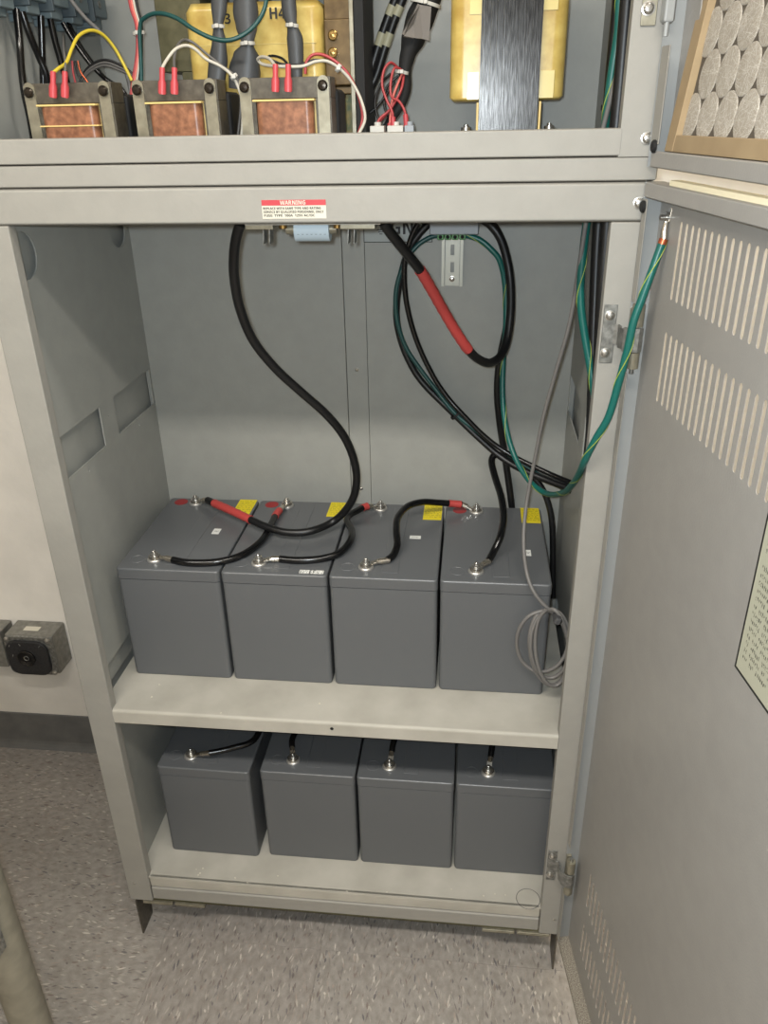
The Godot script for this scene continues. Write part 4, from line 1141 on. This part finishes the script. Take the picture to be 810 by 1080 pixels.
func big_transformer() -> void:
	var t := thing("power_transformer", "large transformer with yellow taped coil and olive steel core", "transformer", Vector3(0.27, 1.386, -0.29))
	var z := -0.21
	var b := MB.new()
	b.span(0.133, 0.196, 1.47, 1.60, z - 0.15, z - 0.035, 0.001); b.span(0.160, 0.196, 1.386, 1.47, z - 0.15, z - 0.036, 0.001); b.span(0.133, 0.42, 1.57, 1.66, z - 0.15, z - 0.035, 0.001)
	part(t, "core", b, M.olive)
	b = MB.new(); b.loft(Vector3(0.274, 0, z - 0.055), 0.182, 0.115, 0.016, [[1.4085, 0.006, -1.0], [1.412, 0.0, 0.0], [1.535, 0.0, 0.0], [1.545, 0.007, 1.0]])
	var co := part(t, "coil", b, M.yellow_tape, "coil wrapped in yellow film")
	b = MB.new(); b.span(0.192, 0.356, 1.497, 1.4975, z + 0.002, z + 0.0032); part(co, "tape_edge", b, M.pale_tape)
	words(co, "lettering", "H4", Transform3D(Basis.IDENTITY, at([292, 14, z + 0.004])), 0.013, M.ink)
	words(co, "lettering", "3", Transform3D(Basis.IDENTITY, at([240, 20, z + 0.004])), 0.012, M.ink)
	# right leg of the core with its clamp
	b = MB.new(); b.span(0.366, 0.405, 1.52, 1.60, z - 0.06, z - 0.01, 0.001); part(t, "core_leg", b, M.brown_plate)
	b = MB.new(); b.span(0.366, 0.405, 1.386, 1.455, z - 0.06, z - 0.012, 0.001); part(t, "core_edge", b, M.green_lams)
	b = MB.new(); b.span(0.3665, 0.4045, 1.4475, 1.523, z - 0.03, z + 0.002, 0.002); b.span(0.3665, 0.4045, 1.437, 1.4475, z - 0.03, z - 0.004, 0.002); var cl := part(t, "clamp", b, M.brown_plate)
	for v in [37.5, 56.0]:
		var p := at([351.5, v, z + 0.002])
		b = MB.new(); b.lathe([Vector2(0.0065, 0), Vector2(0.0065, 0.005), Vector2(0.005, 0.006), Vector2(0.003, 0.006), Vector2(0.003, 0.011), Vector2(0, 0.0115)], Transform3D(Basis(Vector3.RIGHT, PI / 2), p), 12)
		part(cl, "bolt", b, M.brass)
	b = MB.new(); b.span(0.4055, 0.4185, 1.386, 1.60, z - 0.10, z + 0.004, 0.001); part(t, "end_frame", b, M.black_matte)
	b = MB.new(); b.span(0.400, 0.4055, 1.386, 1.60, z - 0.005, z + 0.006, 0.0006); part(t, "frame_edge", b, M.bracket)
	# sleeved leads tied in front of the coil
	var zs := z + 0.022
	sleeve("dark sleeved cable before the yellow coil, beside the figure 3", [[231, -20, zs], [231, 5, zs], [230, 28, zs], [231, 45, zs], [230, 65, zs], [228, 85, zs], [227, 110, zs]], [0.010, 0.0105, 0.0065, 0.0095, 0.0125, 0.012, 0.011], M.shrink)
	sleeve("wide dark sleeve gathered at a white tie before the yellow coil", [[258, -20, zs], [259, 12, zs], [260, 28, zs], [261, 46, zs], [260, 60, zs], [258, 76, zs], [257, 95, zs]], [0.011, 0.0165, 0.014, 0.0082, 0.0175, 0.021, 0.020], M.shrink)
	sleeve("dark sleeved cable tied below the lettering H4", [[303, -20, zs], [305, 10, zs], [308, 27, zs], [311, 42, zs], [312, 60, zs], [313, 80, zs], [313, 100, zs]], [0.009, 0.0095, 0.0068, 0.0105, 0.010, 0.0075, 0.007], M.shrink)
	tie("cable_tie", "white cable tie on the sleeve beside the figure 3", at([230, 28, zs]), 0.0070, Vector3(0, 1, 0))
	tie("cable_tie", "white cable tie gathering the wide dark sleeve", at([261, 46, zs]), 0.0086, Vector3(0, 1, 0))
	tie("cable_tie", "white cable tie on the sleeve below the lettering H4", at([308, 27, zs]), 0.0072, Vector3(0.1, 1, 0))

func reactor() -> void:
	var t := thing("reactor_coil", "yellow taped coil round a stack of dark steel sheets", "reactor", Vector3(0.602, 1.386, -0.27))
	var b := MB.new()
	b.loft(Vector3(0.6020, 0, -0.262), 0.147, 0.11, 0.018, [[1.4255, 0.005, -1.0], [1.430, 0.0, 0.0], [1.60, 0.0, 0.0], [1.605, 0.004, 1.0]])
	var co := part(t, "coil", b, M.yellow_tape, "coil wrapped in yellow film")
	for p in [[0.5515, 0.5665, 1.4275, 1.459], [0.6435, 0.662, 1.4275, 1.459], [0.552, 0.568, 1.522, 1.56], [0.643, 0.661, 1.524, 1.56]]:
		b = MB.new(); b.span(p[0], p[1], p[2], p[3], -0.2080, -0.2058, 0.0004); part(co, "tape_patch", b, M.pale_tape, "strip of clear shiny tape")
	# the core: steel sheets on edge, each with its own small offset
	b = MB.new()
	for k in 54:
		var x := 0.5672 + 0.0014 * k
		b.box(Vector3(x + 0.0006, 1.503, -0.2495 + rng.randf_range(-0.0006, 0.0006)), Vector3(0.00125, 0.234, 0.101), 0.0, Basis(Vector3.RIGHT, rng.randf_range(-0.004, 0.004)) * Basis(Vector3.UP, rng.randf_range(-0.002, 0.002)))
	var st := part(t, "steel_sheets", b, M.lams, "stack of dark steel sheets seen on edge")
	st.set_meta("kind", "stuff")
	for x in [0.5640, 0.6440]:
		b = MB.new(); b.span(x, x + 0.003, 1.386, 1.424, -0.22, -0.199, 0.0005); part(t, "insulating_strip", b, M.bobbin)
	for x in [0.551, 0.660]:
		b = MB.new(); b.span(x - 0.013, x + 0.013, 1.3855, 1.3895, -0.24, -0.20, 0.0005); var ft := part(t, "foot", b, M.dull_steel)
		b = MB.new(); b.lathe([Vector2(0.0065, 0.003), Vector2(0.0065, 0.0085), Vector2(0.003, 0.009), Vector2(0.003, 0.012), Vector2(0, 0.012)], Transform3D(Basis.IDENTITY, Vector3(x, 1.3865, -0.215)), 6); part(ft, "nut", b, M.steel)

func harness() -> void:
	# sleeved trunk with a folded grey boot
	var t := thing("wiring_trunk", "thick black wiring trunk with a folded grey sleeve", "cable", at([408, 150, -0.26]))
	var p := smooth(ats([[459, -25, -0.26], [452, 0, -0.26], [443, 20, -0.26], [436, 40, -0.26], [430, 58, -0.26], [427, 75, -0.26], [427.5, 92, -0.26], [423, 108, -0.255], [415, 122, -0.25], [404, 138, -0.24], [396, 155, -0.235]]), 6)
	var rr := []
	var rad := [0.014, 0.016, 0.0185, 0.016, 0.0105, 0.0085, 0.0080, 0.0075, 0.006, 0.004, 0.004]
	for i in p.size():
		var f := float(i) / 6.0; var k := mini(int(f), rad.size() - 2)
		rr.append(lerpf(rad[k], rad[k + 1], smoothstep(0.0, 1.0, f - k)))
	var b := MB.new(); b.tube(p, rr, 14); part(t, "sleeve", b, M.black_matte)
	# folded grey boot: pleated sheet hanging over the trunk
	var q := [[444, 5], [455, 8], [453, 42], [446, 43], [437, 39], [426, 37], [432, 25]]
	for fold in [[[443, 5, -0.236], [455, 7, -0.240], [452.5, 43, -0.238], [446, 41, -0.232]], [[443, 5, -0.236], [446, 41, -0.232], [437, 40, -0.237], [436, 26, -0.240]], [[443, 5, -0.236], [436, 26, -0.240], [426, 37, -0.232], [432, 22, -0.240]], [[436, 26, -0.240], [437, 40, -0.237], [426, 38, -0.232], [430, 32, -0.236]]]:
		var c := ats(fold)
		var nn: Vector3 = (c[1] - c[0]).cross(c[2] - c[0]).normalized()
		if nn.z < 0: nn = -nn
		b = MB.new()
		var back := []
		for v in c: back.append(v - nn * 0.004)
		b.quad(c[0], c[1], c[2], c[3], [nn, nn, nn, nn])
		b.quad(back[0], back[1], back[2], back[3], [-nn, -nn, -nn, -nn])
		for i in 4:
			var e: Vector3 = ((c[(i + 1) % 4] - c[i]).cross(nn)).normalized()
			b.quad(c[i], c[(i + 1) % 4], back[(i + 1) % 4], back[i], [e, e, e, e])
		part(t, "folded_sleeve", b, M.shrink_light, "grey folded sleeve")
	tie("cable_tie", "white cable tie holding the grey folded sleeve", at([449, 4, -0.258]), 0.0190, Vector3(0.25, 1, 0))
	tie("cable_tie", "white cable tie at the foot of the wiring trunk, where the red wires leave", at([423.5, 76, -0.253]), 0.0085, Vector3(0.2, 1, 0))
	# pair of marked black cables
	for k in 2:
		var o := 7.5 * k
		var name_ := "marked_cable"
		cable(name_, ["black cable with pale marker sleeves, close to the black end frame", "black cable with pale marker sleeves, on the wiring trunk's side"][k], "cable", "pair of black cables with marker sleeves",
			[[426.0 + o, -25, -0.30], [415.5 + o, 3, -0.30], [407 + o, 25, -0.30], [398 + o, 52, -0.30], [390 + o, 78, -0.30], [384 + o * 0.7, 96, -0.30], [379 + o * 0.5, 112, -0.30]], 0.0062, M.black_rubber,
			[[0.19, 0.28, 0.0067, M.marker, "marker_sleeve"], [0.40, 0.47, 0.0067, M.marker, "marker_sleeve"]])
	# red wires fanning out to the push-on connectors
	var fans := [
		[[420, 72, -0.25], [412, 66, -0.24], [405, 74, -0.235], [403, 90, -0.23], [408, 106, -0.225], [414, 120, -0.22], [414.5, 140, -0.22]],
		[[424, 74, -0.25], [416, 72, -0.24], [412, 88, -0.235], [413, 102, -0.23], [421, 107, -0.225], [427, 118, -0.22], [428.5, 134, -0.22]],
		[[426, 78, -0.25], [424, 92, -0.24], [418, 105, -0.235], [410, 117, -0.23], [400, 126, -0.225], [395, 140, -0.22]],
		[[426, 80, -0.252], [422, 98, -0.245], [414, 112, -0.24], [406, 122, -0.235], [399, 130, -0.23], [394, 141, -0.225]],
		[[424, 78, -0.252], [418, 92, -0.245], [414, 104, -0.24], [412, 118, -0.235], [411, 141, -0.225]]]
	for i in fans.size():
		wire("red_wire", ["red wire bulging outermost from the trunk to the connectors", "red wire of the trunk ending at the grey connector", "red wire of the trunk slanting to the outer white connector", "red wire close behind another slanting to the outer white connector", "red wire of the trunk falling nearly straight to the connectors"][i], "red wires of the trunk", fans[i], 0.0017, M.red_wire if i != 4 else M.pink_wire, [[0.86, 1.0, 0.0034, M.pink_boot, "terminal_boot"]])
	var blacks := [[[412, 78, -0.26], [402, 88, -0.25], [396, 104, -0.245], [396, 116, -0.24], [399, 128, -0.235], [398, 145, -0.23]], [[420, 80, -0.262], [408, 92, -0.26], [405, 108, -0.255], [409, 122, -0.25], [418, 130, -0.24], [419, 146, -0.235]], [[386, 122, -0.25], [396, 114, -0.25], [406, 102, -0.255], [416, 86, -0.26]], [[384, 118, -0.26], [387, 130, -0.255], [386, 150, -0.25]]]
	for i in blacks.size():
		wire("black_wire", ["black wire bowing out from the trunk to the connectors", "black wire hanging inside the red ones to the connectors", "black wire crossing from the end frame to the trunk", "short black wire beside the end frame"][i], "black wires of the trunk", blacks[i], 0.0017, M.black_rubber)
	for s in [[391, 406, "white_connector", "white push-on connector under the slanting red wires", M.white_plastic], [409, 426, "white_connector", "white push-on connector under the straight red wires", M.white_plastic], [427, 437, "grey_connector", "small grey connector beside the white ones", M.grey_plastic]]:
		var c := thing(s[2], s[3], "connector", at([(s[0] + s[1]) / 2.0, 145, -0.22]), "connectors below the wiring trunk")
		var p0 := at([s[0], 140, -0.22]); var p1 := at([s[1], 140, -0.22])
		b = MB.new(); b.span(p0.x, p1.x, 1.3855, 1.3990, -0.232, -0.210, 0.001); part(c, "housing", b, s[4])
		b = MB.new(); b.tube([Vector3((p0.x + p1.x) / 2, 1.399, -0.221), Vector3((p0.x + p1.x) / 2, 1.4035, -0.221)], 0.0048, 12); part(c, "socket", b, s[4])

func contactor() -> void:
	# fixed to the left side wall of the upper bay, its terminals facing down and inwards
	var t := thing("contactor", "pale blue-grey contactor with stepped terminals on the upper bay's left wall", "contactor", Vector3(0.0, 1.53, -0.22))
	var b := MB.new(); b.span(-0.0175, 0.000, 1.545, 1.66, -0.372, -0.06, 0.002); part(t, "body", b, M.blue_grey)
	for k in 5:
		var z := -0.085 - 0.062 * k
		b = MB.new()
		b.span(-0.017, 0.020, 1.546, 1.60, z - 0.025, z + 0.020, 0.002)
		b.span(-0.017, 0.012, 1.532, 1.550, z - 0.018, z + 0.014, 0.002)
		b.span(-0.017, 0.004, 1.524, 1.536, z - 0.010, z + 0.010, 0.001)
		var m := part(t, "terminal_housing", b, M.blue_grey)
		b = MB.new(); b.span(-0.017, 0.024, 1.538, 1.60, z + 0.026, z + 0.031, 0.001); part(m, "divider", b, M.blue_grey_dark)
		b = MB.new(); b.lathe([Vector2(0.0050, 0), Vector2(0.0050, 0.001), Vector2(0, 0.001)], Transform3D(Basis(Vector3.BACK, -PI / 2), Vector3(0.020, 1.562, z)), 12); part(m, "terminal_screw", b, M.dull_steel)
	var runs := [
		[[17, 10, -0.115], [18.5, 24, -0.11], [21, 50, -0.10], [23, 78, -0.095], [26, 100, -0.09], [31, 122, -0.085], [36, 150, -0.08]],
		[[23, 12, -0.125], [31, 36, -0.13], [41, 60, -0.14], [49, 80, -0.145], [54, 110, -0.15], [58, 150, -0.15]],
		[[43, 16, -0.17], [44, 42, -0.17], [45, 70, -0.17], [46, 110, -0.17], [47, 150, -0.17]],
		[[53, 20, -0.20], [58, 43, -0.20], [65, 68, -0.20], [72, 95, -0.20], [76, 150, -0.20]],
		[[66, 24, -0.24], [78, 44, -0.24], [94, 66, -0.24], [112, 84, -0.24], [132, 100, -0.24], [140, 150, -0.24]],
		[[72, 24, -0.26], [82, 44, -0.255], [94, 62, -0.25], [108, 80, -0.245], [124, 98, -0.24], [130, 150, -0.235]]]
	for i in runs.size():
		cable("contactor_cable", ["black cable falling from the outermost terminal of the contactor", "black cable slanting steeply from the contactor's outer terminals", "black cable falling straight from the contactor's middle", "black cable slanting from the contactor behind the yellow wire", "glossy black cable running far aslant from the contactor", "black cable running aslant close below another from the contactor"][i], "cable", "black cables of the contactor", runs[i], 0.0042 if i < 4 else 0.0032, M.black_gloss)
	for i in 3:
		wire("thin_black_wire", ["uppermost thin black wire arching behind the yellow wire", "middle thin black wire arching behind the yellow wire", "lowest thin black wire arching behind the yellow wire"][i], "thin black wires behind the yellow wire",
			[[84 - 2 * i, 92, -0.22], [88, 78 + 2 * i, -0.22], [97, 68 + 3 * i, -0.22], [110, 63 + 3 * i, -0.22], [124, 67 + 3.0 * i, -0.22], [138, 76 + 2 * i, -0.22], [148, 90, -0.22]], 0.0016, M.grey_wire if i else M.black_rubber)
	wire("grey_pigtail", "grey cable slanting down beside the contactor", "", [[62, -20, -0.20], [77, 3, -0.21], [91, 20, -0.22], [106, 34, -0.23], [122, 54, -0.235], [134, 80, -0.24], [140, 110, -0.24]], 0.0026, M.grey_cable)
	for i in 3:
		wire("multi_wire", ["red wire standing behind the boots of the transformer with a lined coil", "black wire standing behind the boots of the transformer with a lined coil", "orange wire standing behind the boots of the transformer with a lined coil"][i], "thin wires behind the lined transformer",
			[[76 + 3 * i, 64, -0.20], [77 + 4 * i, 76, -0.20], [80 + 7 * i, 90, -0.20], [82 + 8 * i, 110, -0.20]], 0.0013, [M.red_wire, M.black_rubber, M.copper][i])

# ---------------------------------------------------------------- things about the room
func small_things() -> void:
	# square metal outlet box on the wall, its cover set forward
	var t := thing("outlet_box", "galvanised square outlet box with a black round socket on the wall", "outlet box", Vector3(-0.40, 0.287, -0.478))
	var x0 := -0.459; var x1 := -0.345; var y0 := 0.280; var y1 := 0.384; var zf := -0.418
	var b := MB.new(); b.span(x0, x1, y0, y1, -0.478, zf, 0.003); var bx := part(t, "box", b, M.galv)
	b = MB.new(); b.box(Vector3(-0.405, y1 + 0.0003, -0.444), Vector3(0.036, 0.0006, 0.016)); part(bx, "sticker", b, M.label_white)
	for k in 3:
		b = MB.new(); b.lathe([Vector2(0.009, 0), Vector2(0.0095, 0.0005), Vector2(0.0105, 0.0005), Vector2(0.011, 0)], Transform3D(Basis(Vector3.BACK, -PI / 2), Vector3(x1, 0.300 + 0.031 * k, -0.449)), 20); part(bx, "knockout", b, M.dull_steel)
	b = MB.new(); b.loft(Vector3((x0 + x1) / 2 - 0.001, (y0 + y1) / 2, zf), 0.112, 0.102, 0.012, [[0.0, 0.0, 0.0], [0.005, 0.0, 0.0], [0.006, 0.0012, 1.0]], Basis(Vector3.RIGHT, PI / 2)); part(t, "raised_cover", b, M.dull_steel)
	b = MB.new(); b.loft(Vector3((x0 + x1) / 2 - 0.004, (y0 + y1) / 2 - 0.003, zf + 0.006), 0.098, 0.090, 0.024, [[0.0, 0.0, 0.0], [0.006, 0.0, 0.0], [0.0075, 0.0015, 1.0]], Basis(Vector3.RIGHT, PI / 2)); var pl := part(t, "socket_plate", b, M.bakelite)
	b = MB.new(); b.lathe([Vector2(0.021, 0), Vector2(0.021, 0.003), Vector2(0.019, 0.004), Vector2(0.012, 0.0015), Vector2(0, 0.0015)], Transform3D(Basis(Vector3.RIGHT, PI / 2), Vector3(-0.409, 0.331, zf + 0.0133)), 26); part(pl, "socket", b, M.black_gloss)
	b = MB.new(); b.lathe([Vector2(0.0045, 0.0015), Vector2(0.0050, 0.0022), Vector2(0.0058, 0.0022), Vector2(0.0062, 0.0015)], Transform3D(Basis(Vector3.RIGHT, PI / 2), Vector3(-0.409, 0.331, zf + 0.0133)), 18); part(pl, "contact_ring", b, M.dull_steel)
	for p in [[-0.443, 0.363], [-0.418, 0.367], [-0.440, 0.337], [-0.372, 0.365]]:
		b = MB.new(); b.box(Vector3(p[0], p[1], zf + 0.0138), Vector3(0.006, 0.0018, 0.0010), 0.0, Basis(Vector3.BACK, p[0] * 40.0)); part(pl, "contact_slot", b, M.dull_steel)
	for p in [[x0 + 0.008, y1 - 0.008], [x1 - 0.010, y1 - 0.008], [x1 - 0.010, y0 + 0.008]]:
		screw(t, Vector3(p[0], p[1], zf + 0.0062), Vector3.BACK, 0.005)
	t = thing("conduit_coupling", "metal conduit coupling joining the outlet box from the wall side", "conduit", Vector3(-0.50, 0.33, -0.45))
	b = MB.new(); b.tube([Vector3(x0, 0.334, -0.45), Vector3(x0 - 0.006, 0.334, -0.45), Vector3(x0 - 0.006, 0.334, -0.45), Vector3(x0 - 0.014, 0.334, -0.45)], [0.0125, 0.0125, 0.010, 0.010], 16); part(t, "lock_nut", b, M.tin)
	b = MB.new(); b.span(x0 - 0.11, x0 - 0.014, 0.285, 0.383, -0.478, -0.425, 0.003); part(t, "second_box", b, M.galv)
	# workbench standing left of the cabinet; only one of its round legs reaches into the picture
	var lp := CAM + ray(33, 1080) * 1.12
	t = thing("workbench", "worn beige round steel bench leg with a flat plate welded across it", "workbench", Vector3(lp.x, 0, lp.z))
	for q in [[lp.x, lp.z], [lp.x, 0.88], [-1.25, lp.z], [-1.25, 0.88]]:
		b = MB.new(); b.tube([Vector3(q[0], 0.004, q[1]), Vector3(q[0], 0.012, q[1]), Vector3(q[0], 0.90, q[1])], [0.025, 0.0255, 0.0255], 28); var lg := part(t, "leg", b, M.leg_paint)
		b = MB.new(); b.lathe([Vector2(0.0275, 0), Vector2(0.0275, 0.02), Vector2(0.0260, 0.022)], Transform3D(Basis.IDENTITY, Vector3(q[0], 0, q[1])), 24); part(lg, "foot_cap", b, M.black_matte)
	b = MB.new()
	b.prism(PackedVector2Array([Vector2(0.026, 0.0), Vector2(0.026, 0.2), Vector2(-0.12, 0.2), Vector2(-0.12, 0.10), Vector2(-0.01, -0.055)]), 0.004, Transform3D(Basis.IDENTITY, Vector3(lp.x, 0.480, lp.z + 0.024)))
	part(t, "gusset_plate", b, M.dull_steel, "flat grey plate welded across the leg")
	b = MB.new(); b.span(-1.3, lp.x + 0.03, 0.90, 0.93, 0.30, 0.95, 0.003); part(t, "bench_top", b, M.leg_paint)
	# unseen tool chest, added to keep the strip light off floor and wall foot
	t = thing("added_tool_chest", "unseen grey steel chest added on the workbench to shade floor and wall foot", "tool chest", Vector3(-0.66, 0.93, 0.46))
	b = MB.new(); b.span(-1.24, -0.10, 0.93, 1.30, 0.31, 0.60, 0.006); part(t, "case", b, M.dull_steel)
	for k in 3:
		b = MB.new(); b.span(-1.22, -0.12, 0.945 + 0.115 * k, 1.050 + 0.115 * k, 0.598, 0.606, 0.002); var dr := part(t, "drawer", b, M.dull_steel)
		b = MB.new(); b.span(-0.80, -0.54, 1.020 + 0.115 * k, 1.034 + 0.115 * k, 0.605, 0.618, 0.003); part(dr, "handle", b, M.steel)
	# paint chips and grit on the tray and the shelf
	b = MB.new()
	for q in [[207, 917, 0.1577], [211, 921, 0.1577], [214, 916, 0.1577], [209, 923, 0.1577], [261, 931, 0.1577], [293, 924, 0.1577], [248, 926, 0.1577], [366, 940, 0.1577], [510, 945, 0.1577], [522, 943, 0.1577], [533, 944, 0.1577], [476, 938, 0.1577], [408, 941, 0.1577], [233, 752, 0.5523], [160, 735, 0.5523], [168, 722, 0.5523], [337, 742, 0.5523]]:
		var p: Vector3 = CAM + ray(q[0], q[1]) * ((q[2] - CAM.y) / ray(q[0], q[1]).y)
		b.box(p, Vector3(rng.randf_range(0.0014, 0.0036), 0.0008, rng.randf_range(0.0014, 0.003)), 0.0, Basis(Vector3.UP, rng.randf() * 3.0))
	var chips := part(self, "paint_chips", b, M.label_white)
	meta(chips, "tiny pale paint chips scattered on the shelf and tray", "debris")
	chips.set_meta("kind", "stuff")
